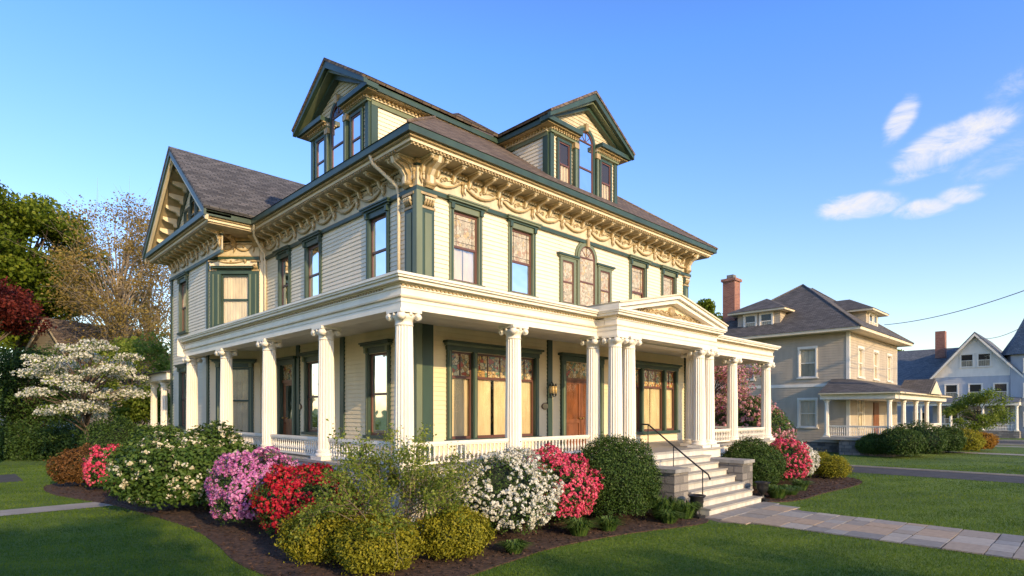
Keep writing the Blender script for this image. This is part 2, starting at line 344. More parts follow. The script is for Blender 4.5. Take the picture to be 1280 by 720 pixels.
def entab(b,F,u0,u1,e0,e1,den=True):
    def ex(e,l): return 0 if e is None else (l[1] if e==1 else l[0])
    for l in PL+[(-.2,.2,4.31,4.35,'white')]: b.box(F,u0-ex(e0,l),u1+ex(e1,l),l[0],l[1],l[2],l[3],l[4])
    uu=u0-(.2 if e0==1 else -.22); ue=u1+(.15 if e1==1 else -.25)
    while uu<ue: b.box(F,uu,uu+.05,.2,.235,4.312,4.348,'gold' ); uu+=.1
def railing(b,F,u0,u1,z0=.86,h=.5,mat='white'):
    b.box(F,u0,u1,-.05,.05,z0+h-.06,z0+h,mat); b.box(F,u0,u1,-.035,.035,z0+h-.09,z0+h-.06,mat); b.box(F,u0,u1,-.035,.035,z0+.05,z0+.10,mat)
    k=int((u1-u0)/.115); 
    for i in range(k):
        p=F(u0+(i+.5)*(u1-u0)/k,0,0); za,zb=z0+.10,z0+h-.09; q=zb-za
        b.lathe(p[0],p[1],[(.022,za),(.022,za+q*.12),(.012,za+q*.18),(.032,za+q*.4),(.026,za+q*.5),(.013,za+q*.78),(.022,za+q*.88),(.022,zb)],mat,8)
# ================================================================ MAIN HOUSE
house=empty('victorian_house')
FF=Fr(0,11.75,(1,0),(0,-1)); FL=Fr(8.3,0,(0,1),(-1,0)); FW=Fr(6.85,0,(0,1),(-1,0)); q=.70711
FC=Fr(8.1,21.0,(-q,q),(-q,-q)); FR=Fr(21.3,0,(0,1),(1,0)); LC=1.25/q
wn=B('windows'); sd_=B('siding'); tr=B('trim')
opF=[];opL=[];opW=[];opC=[]
for u in (9.8,11.88,17.75,19.82): opF.append(window(wn,FF,u,5.32,.84,1.78,stained=True,cas='sage',inner='green',drape=.5))
for u,w in ((13.5,.86),(17.25,.86),(19.35,.7)): opL.append(window(wn,FL,u,5.32,w,1.78,stained=False,inner='green',drape=.5))
opW.append(window(wn,FW,25.3,5.1,.85,1.9)); opW.append(window(wn,FW,25.3,1.4,.85,2.1))
opC.append(window(wn,FC,LC/2,5.05,.98,1.75,hood=False,cw_=.16,sash='green',drape=.5))
opL.append(window(wn,FL,13.5,1.35,.92,2.15,cas='green',cur='curt',drape=.5)); opL.append(window(wn,FL,17.25,1.35,.92,2.15,cur='curt',drape=.5))
opC.append(window(wn,FC,LC/2,1.2,1.0,2.3,cw_=.16,sash='green'))
# big triple windows on the porch
def big(uc):
    a,c=uc-1.55,uc+1.55; z0,z1=1.28,3.5
    for (p,r_) in ((a-.14,a),(c,c+.14),(a+.72,a+.86),(c-.86,c-.72)): wn.box(FF,p,r_,-.1,.08,z0-.03,z1+.02,'green'); wn.box(FF,p+.045,r_-.045,.08,.095,z0,z1,'sage')
    wn.box(FF,a-.16,c+.16,-.1,.09,z1+.02,z1+.2,'green'); wn.box(FF,a-.24,c+.24,0,.2,z1+.2,z1+.26,'green'); wn.box(FF,a-.2,c+.2,0,.14,z1+.14,z1+.2,'sage')
    wn.box(FF,a-.2,c+.2,-.1,.14,z0-.13,z0-.03,'green')
    for p,r_ in ((a,a+.72),(a+.86,c-.86),(c-.72,c)):
        s=.045
        for x0,x1,y0,y1 in ((p,p+s,z0-.03,z1+.02),(r_-s,r_,z0-.03,z1+.02)): wn.box(FF,x0,x1,-.08,-.03,y0,y1,'sash')
        for y0,y1 in ((z0-.03,z0+s),(z1-s,z1+.02),(2.82,2.89)): wn.box(FF,p+s,r_-s,-.08,-.028,y0,y1,'sash')
        wn.face([FF(p+s,-.05,2.89),FF(r_-s,-.05,2.89),FF(r_-s,-.05,z1-s),FF(p+s,-.05,z1-s)],'stain')
        nb_=2 if r_-p<.8 else 3
        for k in range(1,nb_): uu=p+(r_-p)*k/nb_; wn.box(FF,uu-.012,uu+.012,-.05,-.03,2.89,z1-s,'sash')
        wn.face([FF(p+s,-.055,z0+s),FF(r_-s,-.055,z0+s),FF(r_-s,-.055,2.82),FF(p+s,-.055,2.82)],'glass')
        d=r_-p; k=.5 if d<.8 else .46
        curtain(wn,FF,p,p+d*k,-.12,z0,z1,'curt'); curtain(wn,FF,r_-d*k,r_,-.12,z0,z1,'curt')
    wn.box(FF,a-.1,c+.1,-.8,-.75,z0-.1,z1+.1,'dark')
    opF.append((a,c,z0-.03,z1+.02))
big(10.85); big(18.75)
# front door
def door(F,uc,w,wd):
    a,c=uc-w/2,uc+w/2
    for p,r_ in ((a-.2,a),(c,c+.2)): wn.box(F,p,r_,-.1,.1,.86,3.52,'green'); wn.box(F,p+.06,r_-.06,.1,.115,.98,3.4,'sage')
    wn.box(F,a-.22,c+.22,-.1,.11,3.52,3.68,'green'); wn.box(F,a-.3,c+.3,0,.2,3.68,3.76,'green')
    wn.face([F(a,-.03,3.0),F(c,-.03,3.0),F(c,-.03,3.52),F(a,-.03,3.52)],'stain'); wn.box(F,a,c,-.1,.02,2.93,3.02,'wood')
    h=(c-a)/wd
    for i in range(wd):
        p,r_=a+i*h+.01,a+(i+1)*h-.01
        wn.box(F,p,r_,-.1,-.055,.87,2.93,'wood')
        for x0,x1 in ((p,p+.1),(r_-.1,r_)): wn.box(F,x0,x1,-.055,-.02,.87,2.93,'wood')
        for y0,y1 in ((.87,1.08),(1.6,1.72),(2.83,2.93)): wn.box(F,p+.1,r_-.1,-.055,-.02,y0,y1,'wood')
        wn.face([F(p+.1,-.045,1.72),F(r_-.1,-.045,1.72),F(r_-.1,-.045,2.83),F(p+.1,-.045,2.83)],'glass')
        wn.box(F,p+.14,r_-.14,-.055,-.035,1.14,1.54,'wood')
        wn.tube([F(p+.06 if i else r_-.06,-.02,1.75),F(p+.06 if i else r_-.06,.05,1.75)],.03,'brass',8)
    return (a,c,.86,3.52)
opF.append(door(FF,14.6,1.7,2)); opL.append(door(FL,19.1,.95,1))
# palladian window (2nd floor)
flatwin(wn,FF,14.8,5.3,.78,1.55,True,cas='sage',stained=True)
for u in(13.86,15.74): 
    flatwin(wn,FF,u,5.3,.52,1.3,cas='sage',stained=True)
    wn.box(FF,u-.48,u+.48,0,.16,6.74,6.80,'green'); wn.box(FF,u-.44,u+.44,0,.12,6.70,6.74,'sage')
# siding
clap(sd_,FF,8.3,21.3,.86,4.3,'sidy',opF); clap(sd_,FF,8.3,21.3,4.3,7.44,'sid',opF)
clap(sd_,FL,11.75,21.0,.86,4.3,'sidy',opL); clap(sd_,FL,11.75,21.0,4.3,7.44,'sid',opL)
clap(sd_,FC,0,LC,G+.4,4.3,'sidy',opC); clap(sd_,FC,0,LC,4.3,7.44,'sid',opC)
clap(sd_,FW,22.25,27,G+.4,7.44,'sid',opW); clap(sd_,FR,11.75,25.5,.86,7.44,'sid')
sd_.box(W0,8.1,8.3,21.0,21.1,G,8.05,'sid'); sd_.box(W0,6.86,8.3,26.9,27,G,8.05,'sid')
sd_.box(W0,8.35,21.25,25.4,25.5,G,8.05,'sid')
sd_.box(W0,8.0,21.6,12.0,25.3,4.28,4.32,'dark')
# foundation
sd_.box(W0,8.35,21.2,11.8,25.3,G,.86,'stone'); sd_.box(W0,6.9,8.34,22.3,26.9,G,G+.4,'stone')
# 2nd-floor corner pilasters
def pil(F,u0,u1,z0,z1,n=.07):
    tr.box(F,u0,u1,.0,n,z0,z1,'green'); tr.box(F,u0+.09,u1-.09,n,n+.015,z0+.15,z1-.5,'sage')
    for k,(zz,e) in enumerate(((z1-.4,.02),(z1-.08,.05))): tr.box(F,u0-e,u1+e,.0,n+e,zz,zz+.06,'gold')
    for j in range(4):
        uu=u0+.04+(u1-u0-.08)*(j+.5)/4
        tr.tube([F(uu,n,z1-.34),F(uu,n+.04,z1-.26),F(uu,n+.09,z1-.2)],[.03,.035,.02],'gold',5); tr.tube([F(uu+.03,n,z1-.2),F(uu+.03,n+.06,z1-.12)],[.03,.045],'cream',6)
pil(FF,8.37,8.75,4.6,7.32); pil(FF,20.9,21.24,4.6,7.32); pil(FL,11.82,12.2,4.6,7.32); pil(FC,.02,.24,4.6,7.32,.05); pil(FC,LC-.24,LC-.02,4.6,7.32,.05)
# consoles over the corner pilasters
for F_,u in ((FF,8.56),(FL,12.01),(FF,21.07)):
    tr.prismU(F_,[(.05,7.44),(.14,7.42),(.2,7.5),(.2,7.7),(.3,7.85),(.5,7.95),(.56,8.079),(.05,8.079)],u-.13,u+.13,'gold')
    tr.prismU(F_,[(.06,7.5),(.16,7.47),(.23,7.52),(.23,7.7),(.33,7.83),(.53,7.93),(.58,8.07),(.06,8.07)],u-.05,u+.05,'cream')
    tr.tube([F_(u-.145,.15,7.53),F_(u+.145,.15,7.53)],.07,'gold',12); tr.tube([F_(u-.145,.47,8.0),F_(u+.145,.47,8.0)],.06,'gold',12)
tr.box(W0,8.2,8.37,11.65,11.82,.86,7.32,'sage')
tr.box(FF,8.4,8.72,0,.07,.86,4.1,'green'); tr.box(FL,11.84,12.1,0,.07,.86,4.1,'green'); tr.box(FF,12.95,13.15,0,.06,.86,4.1,'green'); tr.box(FF,21.0,21.28,0,.07,.86,4.1,'green')
for u in (15.4,18.3,20.6): tr.box(FL,u-.11,u+.11,0,.06,.86,4.1,'green')
tr.box(FW,26.8,27.02,0,.06,G,7.32,'green'); tr.box(FW,22.3,22.5,0,.06,G,7.32,'green')
# belt course above porch roof
tr.box(FF,8.3,21.3,0,.05,4.72,4.9,'cream'); tr.box(FL,11.8,20.9,0,.05,4.72,4.9,'cream')
# chamfer window pediment
tr.box(FC,.18,LC-.18,0,.24,6.99,7.05,'green'); tr.box(FC,.14,LC-.14,0,.3,7.05,7.09,'cream')
tr.prismN(FC,[(.1,7.09),(LC-.1,7.09),(LC*.72,7.24),(LC/2,7.29),(LC*.28,7.24)],.0,.28,'cream')
swag(tr,FC,.4,LC-.4,7.22,.07,.3,'gold'); 
# main cornices
cornice(tr,FF,8.3,21.3,1,1); cornice(tr,FL,11.75,21.0,0,None); cornice(tr,FR,11.75,25.5,0,None,False)
cornice(tr,FW,21.0,27,1,1)
FS=Fr(0,21.0,(1,0),(0,-1)); 
for l in MAINL[5:]: tr.box(FS,6.85,8.3-l[1],l[0],l[1],l[2],l[3],l[4])
for l in MAINL[:5]: tr.box(FC,0,LC,l[0],l[1],l[2],l[3]-.003,l[4])
for uu in (.12,LC/2,LC-.12): tr.prismU(FC,BR,uu-.08,uu+.08,'gold')
tr.raw([(8.3,21,8.078),(6.85,21,8.078),(6.85,22.4,8.078),(8.3,22.4,8.078)],[(0,1,2,3)],'gold2')
swag(tr,FC,.2,LC/2,7.83,.2,.085,'gold'); swag(tr,FC,LC/2,LC-.2,7.83,.2,.085,'gold')
# ROOFS
rf=B('roof'); x0,x1,y0,y1,ze=7.46,22.14,10.91,26.6,8.425; A=(14.8,18.2,13.85); Bq=(14.8,19.4,13.85)
rf.face([(x0,y0,ze),(x1,y0,ze),A],'roof'); rf.face([(x0,y0,ze),A,Bq,(x0,y1,ze)],'roof'); rf.face([(x1,y0,ze),(x1,y1,ze),Bq,A],'roof'); rf.face([(x0,y1,ze),Bq,(x1,y1,ze)],'roof')
rf.face([(x0,y0,ze-.002),(x0,y1,ze-.002),(x1,y1,ze-.002),(x1,y0,ze-.002)],'dark')
for P,Q in (((x0,y0,ze),A),((x1,y0,ze),A),((x0,y1,ze),Bq)): rf.tube([P,Q],.05,'roof',6)
# wing gable roof
cy=24.0; hw=3.92; zp=11.55; sl_=(zp-8.42)/hw
for sgn in (-1,1):
    rf.prismN(FW,[(cy+sgn*hw,8.44),(cy,zp),(cy,zp+.1),(cy+sgn*(hw+.04),8.52)],-6.5,.88,'roofg')
    tr.prismN(FW,[(cy+sgn*(hw-.02),8.24),(cy,zp-.22),(cy,zp-.005),(cy+sgn*(hw-.02),8.43)],.78,.86,'green')
    tr.prismN(FW,[(cy+sgn*(hw-.1),8.12),(cy,zp-.36),(cy,zp-.22),(cy+sgn*(hw-.05),8.24)],.70,.80,'cream')
    tr.prismN(FW,[(cy+sgn*(hw-.1),8.32),(cy,zp-.10),(cy,zp-.03),(cy+sgn*(hw-.1),8.40)],.0,.78,'gold2')
    tr.prismN(FW,[(cy+sgn*(hw-.9),8.44),(cy,zp-.70),(cy,zp-.30),(cy+sgn*(hw-.42),8.44)],.0,.06,'green')
    for i in range(1,9):
        t=i/9; u=cy+sgn*hw*t; z=zp-.12-(zp-8.42)*t
        tr.prismU(FW,[(.05,z-.36),(.14,z-.34),(.18,z-.24),(.45,z-.18),(.55,z-.12),(.55,z-.02),(.05,z-.02)],u-.055,u+.055,'cream')
clap(sd_,FW,0,0,8.42,11.3,'sid',lim=lambda z:(cy-(zp-.1-z)/sl_,cy+(zp-.1-z)/sl_))
for du,h,ar in ((-.75,.8,False),(0,1.0,True),(.75,.8,False)): flatwin(wn,FW,cy+du,8.85,.5,h,ar,cw_=.09,sash='green')
wn.box(FW,cy-1.2,cy+1.2,0,.2,8.66,8.76,'green')
# dormers
def dormer(F,uc):
    hw=1.7; nf=-.05; Fd=Fr(*F(0,nf,0)[:2],F.U,F.N); zb=8.44; ez=10.68; pk=12.0; rw=2.12; s=(pk-ez)/rw
    clap(sd_,Fd,uc-hw,uc+hw,zb,10.4,'sid')
    clap(sd_,Fd,0,0,10.4,11.7,'sage2',lim=lambda z:(uc-min(hw,(pk-.08-z)/s),uc+min(hw,(pk-.08-z)/s)))
    for m,u in (('L',uc-hw),('R',uc+hw)):
        Fs=Fd.sub(u,0,m); clap(sd_,Fs,0,4,zb,10.5,'sid')
        tr.box(Fs,-.003,.2,0,.05,zb,10.36,'green'); tr.box(Fs,0,4.0,.0,.06,10.28,10.4,'sage'); tr.box(Fs,0,4.2,0,.1,10.4,10.5,'cream'); tr.box(Fs,-.3,4.6,0,.36,10.52,10.66,'green')
        tr.box(Fs,-.26,4.6,0,.3,10.5,10.52,'gold')
        uu=.05
        while uu<2.8: tr.box(Fs,uu,uu+.06,.1,.16,10.43,10.5,'gold'); uu+=.13
    for a,c in ((uc-hw,uc-hw+.16),(uc+hw-.16,uc+hw)): tr.box(Fd,a,c,0,.08,zb,10.36,'green')
    for a in (uc-.62,uc+.48): tr.box(Fd,a,a+.14,0,.13,zb+.35,10.36,'green'); tr.box(Fd,a+.03,a+.11,.13,.145,zb+.5,10.2,'sage'); tr.box(Fd,a-.03,a+.17,0,.17,10.2,10.36,'gold')
    tr.box(Fd,uc-hw-.02,uc+hw+.02,0,.12,zb,zb+.28,'green'); tr.box(Fd,uc-hw-.06,uc+hw+.06,0,.18,zb+.28,zb+.35,'sage')
    for a,c in ((uc-rw+.02,uc-.5),(uc+.5,uc+rw-.02)):
        aa,cc=(a+.38,c) if a<uc else (a,c-.38)
        tr.box(Fd,aa,cc,.0,.13,10.36,10.44,'sage'); tr.box(Fd,aa,cc,.0,.16,10.44,10.5,'cream')
        tr.box(Fd,a+.08 if a<uc else a,c if a<uc else c-.08,.0,.28,10.503,10.54,'gold'); tr.box(Fd,a,c,.0,.36,10.54,10.67,'green')
        uu=aa+.03
        while uu<cc-.06: tr.box(Fd,uu,uu+.05,.16,.21,10.44,10.5,'gold'); uu+=.11
    for sg in (-1,1):
        rf.prismN(Fd,[(uc+sg*rw,ez),(uc,pk),(uc,pk+.09),(uc+sg*(rw+.05),ez+.06)],-5.0,.5,'roof')
        tr.prismN(Fd,[(uc+sg*(rw+.02),ez-.13),(uc,pk-.2),(uc,pk-.003),(uc+sg*(rw+.02),ez-.003)],.36,.47,'green')
        tr.prismN(Fd,[(uc+sg*(rw-.1),ez-.04),(uc,pk-.28),(uc,pk-.17),(uc+sg*(rw-.1),ez+.03)],.1,.36,'sage')
        tr.prismN(Fd,[(uc+sg*(rw-.25),ez-.0),(uc,pk-.42),(uc,pk-.28),(uc+sg*(rw-.12),ez-.0)],.0,.18,'green')
    flatwin(wn,Fd,uc,8.86,.72,1.72,True,sash='sash'); 
    for d in (-1.06,1.06): flatwin(wn,Fd,uc+d,8.86,.5,1.36,sash='sash',cw_=.08)
dormer(FF,14.8); dormer(FL,15.7)
# PORCH
po=B('porch'); FPf=Fr(0,9.45,(1,0),(0,-1)); FPl=Fr(6.36,0,(0,1),(-1,0)); FPr=Fr(23.24,0,(0,1),(1,0)); FPp=Fr(0,8.82,(1,0),(0,-1))
cf=[(6.36,9.45),(9.3,9.45),(12.22,9.45),(17.38,9.45),(20.3,9.45),(23.24,9.45)]
cl=[(6.36,12.6),(6.36,15.85),(6.36,19.15),(6.36,22.6)]; cr=[(23.24,12.6),(23.24,15.8)]
cp=[(12.32,8.82),(12.92,8.82),(16.68,8.82),(17.28,8.82)]
cb=B('porch_columns')
for x,y in cf+cl+cr+cp: column(cb,x,y)
entab(po,FPf,6.36,23.24,1,1); entab(po,FPl,9.65,22.75,None,None); entab(po,FPr,9.65,16.0,None,None)
entab(po,FPp,12.32,17.28,1,1)
for l in PL:
    po.box(W0,12.32-l[1],12.32-l[0],9.02,9.45-l[1],l[2],l[3],l[4]); po.box(W0,17.28+l[0],17.28+l[1],9.02,9.45-l[1],l[2],l[3],l[4])
# pediment
pc=14.8; ph=2.9; z0=4.53; zt=5.12
po.prismN(FPp,[(pc-ph+.1,z0),(pc+ph-.1,z0),(pc,zt-.05)],-.1,.12,'cream')
for sg in (-1,1):
    po.prismN(FPp,[(pc+sg*ph,z0+.002),(pc,zt),(pc,zt+.1),(pc+sg*ph,z0+.1)],-2.9,.42,'white')
    po.prismN(FPp,[(pc+sg*(ph-.05),z0+.003),(pc+sg*(ph-.5),z0+.003),(pc,zt-.12),(pc,zt-.0)],.1,.33,'white')
    po.prismN(FPp,[(pc+sg*ph,z0+.1),(pc,zt+.1),(pc,zt+.14),(pc+sg*(ph+.02),z0+.14)],-2.9,.46,'cream')
    for i in range(6):
        u=pc+sg*(.2+i*.27); hh=(zt-.25-z0)*(1-(.2+i*.27)/ph*1.1); zc=z0+.04+hh*.45
        pts=[FPp(u+.13*math.cos(a)*(1-a/9),.14,zc+.09*math.sin(a)*(1-a/9)) for a in np.linspace(0,7.5,14)]
        po.tube(pts,.018,'gold',5)
    po.tube([FPp(pc,.14,z0+.1),FPp(pc+sg*.7,.14,z0+.18),FPp(pc+sg*1.3,.14,z0+.07),FPp(pc+sg*1.9,.14,z0+.05)],[.03,.03,.02,.01],'gold',6)
po.tube([FPp(pc,.1,z0+.25),FPp(pc,.2,z0+.25)],.13,'gold',12)
# porch roof, ceiling, floor
e=.42
po.face([(6.36-e,9.45-e,4.531),(23.24+e,9.45-e,4.531),(21.3,11.75,4.78),(8.3,11.75,4.78)],'roofg')
po.face([(6.36-e,9.45-e,4.531),(8.3,11.75,4.78),(8.3,22.8,4.78),(6.36-e,22.8,4.531)],'roofg'); po.face([(23.24+e,9.45-e,4.531),(23.24+e,16.1,4.531),(21.3,16.1,4.78),(21.3,11.75,4.78)],'roofg')
po.face([(6.1,9.2,4.1),(23.4,9.2,4.1),(23.4,11.8,4.1),(6.1,11.8,4.1)],'ceil'); po.face([(6.1,11.8,4.1),(8.35,11.8,4.1),(8.35,22.8,4.1),(6.1,22.8,4.1)],'ceil')
po.face([(21.2,11.8,4.1),(23.4,11.8,4.1),(23.4,16.1,4.1),(21.2,16.1,4.1)],'ceil'); po.face([(12.2,8.7,4.1),(17.4,8.7,4.1),(17.4,9.2,4.1),(12.2,9.2,4.1)],'ceil')
po.box(W0,5.94,6.36,22.76,22.8,3.9,4.53,'white'); po.box(W0,6.36,8.3,22.7,22.8,3.9,4.53,'white')
po.box(W0,6.06,23.54,9.15,11.75,.80,.86,'floor'); po.box(W0,6.06,8.3,11.75,23,.80,.86,'floor'); po.box(W0,21.3,23.54,11.75,16.1,.80,.86,'floor'); po.box(W0,11.98,17.62,8.5,9.15,.80,.86,'floor')
po.box(W0,6.12,23.48,9.21,9.27,.55,.80,'white'); po.box(W0,6.12,6.18,9.27,22.9,.55,.80,'white'); po.box(W0,12.04,17.56,8.56,8.62,.55,.80,'white'); po.box(W0,12.04,12.1,8.62,9.2,.55,.8,'white'); po.box(W0,17.5,17.56,8.62,9.2,.55,.8,'white'); po.box(W0,23.42,23.48,9.27,16,.55,.8,'white')
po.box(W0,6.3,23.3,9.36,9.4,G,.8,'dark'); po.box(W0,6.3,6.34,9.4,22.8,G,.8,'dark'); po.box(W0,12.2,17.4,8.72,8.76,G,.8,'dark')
x=6.14
while x<23.4: po.box(W0,x,x+.045,9.26,9.29,G,.56,'white'); x+=.1
y=9.3
while y<22.8: po.box(W0,6.16,6.19,y,y+.045,G,.56,'white'); y+=.1
x=12.06
while x<17.5: po.box(W0,x,x+.045,8.6,8.63,G,.56,'white'); x+=.1
for x,y in cf+cl: po.box(W0,x-.24,x+.24,y-.2,y+.2,G,.799,'white')
rl=B('porch_railing')
for a,c in ((6.36,9.3),(9.3,12.22),(17.38,20.3),(20.3,23.24)): railing(rl,FPf,a+.2,c-.2)
ys=[9.45]+[c[1] for c in cl]
for a,c in zip(ys[:-1],ys[1:]): railing(rl,FPl,a+.2,c-.2)
railing(rl,FPr,9.65,12.4); railing(rl,FPr,12.8,15.6)
# steps
st=B('front_steps'); n=8; rise=(.86-G)/n
for i in range(1,n):
    zt_=.86-i*rise; ya=8.5-(i-1)*.25
    st.box(W0,13.3,16.3,ya-.24,ya+.02,G,zt_-.045,'riser'); st.box(W0,13.29,16.31,ya-.275,ya-.0,zt_-.045,zt_,'floor')
st.box(W0,13.3,16.3,8.47,8.53,G,.80,'riser')
for xa,xb in ((12.6,13.27),(16.33,17.0)):
    st.box(W0,xa,xb,7.3,8.5,G,.48,'stone'); st.box(W0,xa-.05,xb+.02,7.24,8.49,.48,.57,'cap')
# iron handrail
hr=B('iron_handrail')
for x in (13.42,):
    pts=[(x,8.75,1.62),(x,8.55,1.62),(x,7.15,.62),(x,6.85,.42),(x,6.8,.3)]
    hr.tube(pts,.022,'iron',8); hr.tube([(x,8.55,.86),(x,8.55,1.62)],.016,'iron',6); hr.tube([(x,7.0,G+.1),(x,7.0,.5)],.016,'iron',6); hr.tube([(x,7.8,.1),(x,7.8,1.08)],.014,'iron',6)
# sconces & plaques
lt=B('porch_lanterns')
for u in (13.02,16.5):
    lt.box(FF,u-.05,u+.05,.02,.05,2.35,2.85,'iron'); lt.tube([FF(u,.03,2.7),FF(u,.16,2.86),FF(u,.2,2.78)],.014,'iron',6)
    for du in (-.12,0,.12):
        p=FF(u+du,.2,0); lt.lathe(p[0],p[1],[(.01,2.42),(.035,2.46),(.03,2.5)],'iron',8); lt.lathe(p[0],p[1],[(.028,2.5),(.045,2.62),(.03,2.72)],'lamp',8); lt.lathe(p[0],p[1],[(.045,2.72),(.01,2.8)],'iron',8)
    lt.tube([FF(u-.13,.2,2.43),FF(u,.08,2.38),FF(u+.13,.2,2.43)],.012,'iron',6)
for F_,u in ((FF,12.85),(FL,18.2)):
    pts=[(u+.15*math.cos(a),2.12+.1*math.sin(a)) for a in np.linspace(0,2*math.pi,17)[:-1]]; lt.prismN(F_,pts,.02,.05,'plaque')
    lt.prismN(F_,[(u+(a-u)*.8,2.12+(b_-2.12)*.8) for a,b_ in pts],.05,.055,'gold')
# downspouts
ds=B('downspouts')
ds.tube([(7.56,12.7,8.26),(7.62,12.7,8.08),(8.15,12.45,7.6),(8.22,12.45,7.4),(8.22,12.45,4.8)],.045,'cream',8)
ds.tube([(7.56,20.1,8.26),(7.7,20.5,8.0),(8.2,20.85,7.5),(8.22,20.85,7.3),(8.22,20.85,4.8)],.045,'cream',8)
# rear side porch
rp=B('rear_porch')
rp.box(W0,6.7,8.3,27.2,30.6,3.3,3.6,'white'); rp.prismN(Fr(0,27.2,(1,0),(0,1)),[(6.5,3.6),(8.4,3.6),(8.4,4.1)],-.1,3.5,'roofg'); rp.box(W0,6.75,8.3,27.1,30.6,G,.5,'white')
for y in (28.6,30.3): column(rp,6.95,y,.5,3.3,.14,'white',12,False)
rp.box(W0,8.0,8.3,27.0,31,G,6,'sid')
for b in (wn,sd_,tr,rf,po,cb,rl,st,hr,lt,ds,rp): b.build(house)
# urns
def urn(x,y,s=1):
    b=B('garden_urn'); g=G
    b.box(W0,x-.15*s,x+.15*s,y-.15*s,y+.15*s,g,g+.08*s,'iron')
    b.lathe(x,y,[(.11*s,g+.08*s),(.05*s,g+.15*s),(.05*s,g+.22*s),(.13*s,g+.30*s),(.17*s,g+.42*s),(.16*s,g+.5*s),(.22*s,g+.56*s),(.22*s,g+.58*s),(.17*s,g+.56*s),(.15*s,g+.5*s)],'iron',20); b.build()
urn(12.85,6.85,.95); urn(16.6,6.85,.95)
# ================================================================ GROUND
def sheet(name,poly,z,mat,parent=None):
    b=B(name); b.face([(x,y,z) for x,y in poly],mat); return b.build(parent,False)
def grassmat():
    m,nt,o=newmat('grass_ground'); tc=nt.n('ShaderNodeTexCoord'); b=nt.n('ShaderNodeBsdfPrincipled',Roughness=.9)
    n1=nt.n('ShaderNodeTexNoise',Scale=.35,Detail=6.0); n2=nt.n('ShaderNodeTexNoise',Scale=14.0,Detail=8.0)
    nt.l(tc.outputs['Object'],n1.inputs['Vector']); nt.l(tc.outputs['Object'],n2.inputs['Vector'])
    mx=nt.n('ShaderNodeMix',data_type='FLOAT'); mx.inputs[0].default_value=.5; nt.l(n1.outputs[0],mx.inputs[2]); nt.l(n2.outputs[0],mx.inputs[3])
    r=ramp(nt,[(.34,(.038,.075,.006)),(.5,(.085,.15,.012)),(.66,(.17,.235,.025))]); nt.l(mx.outputs[0],r.inputs[0]); nt.l(r.outputs[0],b.inputs['Base Color'])
    bp=nt.n('ShaderNodeBump',Strength=.8,Distance=.05); nt.l(n2.outputs[0],bp.inputs['Height']); nt.l(bp.outputs[0],b.inputs['Normal']); nt.l(b.outputs[0],o.inputs[0]); return m
M['grass']=grassmat()
M['asphalt']=paint('asphalt',(.065,.062,.06),.85,.2,3,.6,80); M['conc']=paint('concrete',(.34,.31,.27),.85,.12,2,.4,50)
M['mulch']=paint('mulch',(.085,.045,.026),.95,.5,14,1.0,40)
M['flag']=attrmat('flagstone',[(.20,.20,.20),(.30,.265,.225),(.40,.30,.21),(.27,.27,.265),(.40,.36,.31)])
M['joint']=paint('path_joint_sand',(.16,.14,.11),.95,.2,20)
M['pave']=paint('white_line_paint',(.6,.6,.58),.8)
b=B('ground'); b.face([(-900,-900,G),(900,-900,G),(900,900,G),(-900,900,G)],'grass'); b.build(None,False)
def chaikin(p,k=2,closed=True):
    for _ in range(k):
        q_=[]
        for i in range(len(p)):
            a=p[i]; c=p[(i+1)%len(p)]; q_+=[(a[0]*.75+c[0]*.25,a[1]*.75+c[1]*.25),(a[0]*.25+c[0]*.75,a[1]*.25+c[1]*.75)]
        p=q_
    return p
bed1=chaikin([(5,27.5),(2.6,26),(2.3,23),(3.0,20.2),(3.4,18.6),(3.7,16),(3.9,14),(3.8,12),(3.5,10.2),(3.6,8.6),(4.1,7.3),(5.2,6.75),(6.6,7.0),(8.3,7.25),(10.5,6.9),(12.2,6.3),(13.05,6.6),(13.2,9.4),(8.5,12.5),(8.5,26.5)])
bed2=chaikin([(16.45,9.3),(16.4,6.6),(17.4,6.1),(19.5,6.2),(22,6.0),(24.2,6.2),(25.4,7.6),(25.8,10),(25.6,13.5),(21.5,13.5)])
def inpoly(P,poly):
    x,y=P[:,0],P[:,1]; ins=np.zeros(len(P),bool); n=len(poly); j=n-1
    for i in range(n):
        xi,yi=poly[i]; xj,yj=poly[j]
        c=((yi>y)!=(yj>y))&(x<(xj-xi)*(y-yi)/(yj-yi+1e-12)+xi); ins^=c; j=i
    return ins
def mulchbed(name,poly):
    b=B(name); b.face([(x,y,G+.02) for x,y in poly],'mulch')
    P=np.array(poly); 
    for i in range(len(poly)):
        a=poly[i]; c=poly[(i+1)%len(poly)]; b.face([(a[0],a[1],G-.02),(c[0],c[1],G-.02),(c[0],c[1],G+.02),(a[0],a[1],G+.02)],'mulch')
    xs=P[:,0];ys_=P[:,1]
    pts=np.stack([R.uniform(xs.min(),xs.max(),20000),R.uniform(ys_.min(),ys_.max(),20000)],1); pts=pts[inpoly(pts,poly)]
    for x,y in pts[:8000]:
        a=R.uniform(0,6.28); s=R.uniform(.02,.05); t=s*.35; dx,dy=math.cos(a),math.sin(a); h=G+.022+R.uniform(0,.02)
        b.face([(x-dx*s-dy*t,y-dy*s+dx*t,h),(x+dx*s-dy*t,y+dy*s+dx*t,h+R.uniform(-.01,.03)),(x+dx*s+dy*t,y+dy*s-dx*t,h),(x-dx*s+dy*t,y-dy*s-dx*t,h+.006)],'mulch')
    b.build(None,False)
mulchbed('garden_bed',bed1); mulchbed('garden_bed',bed2)
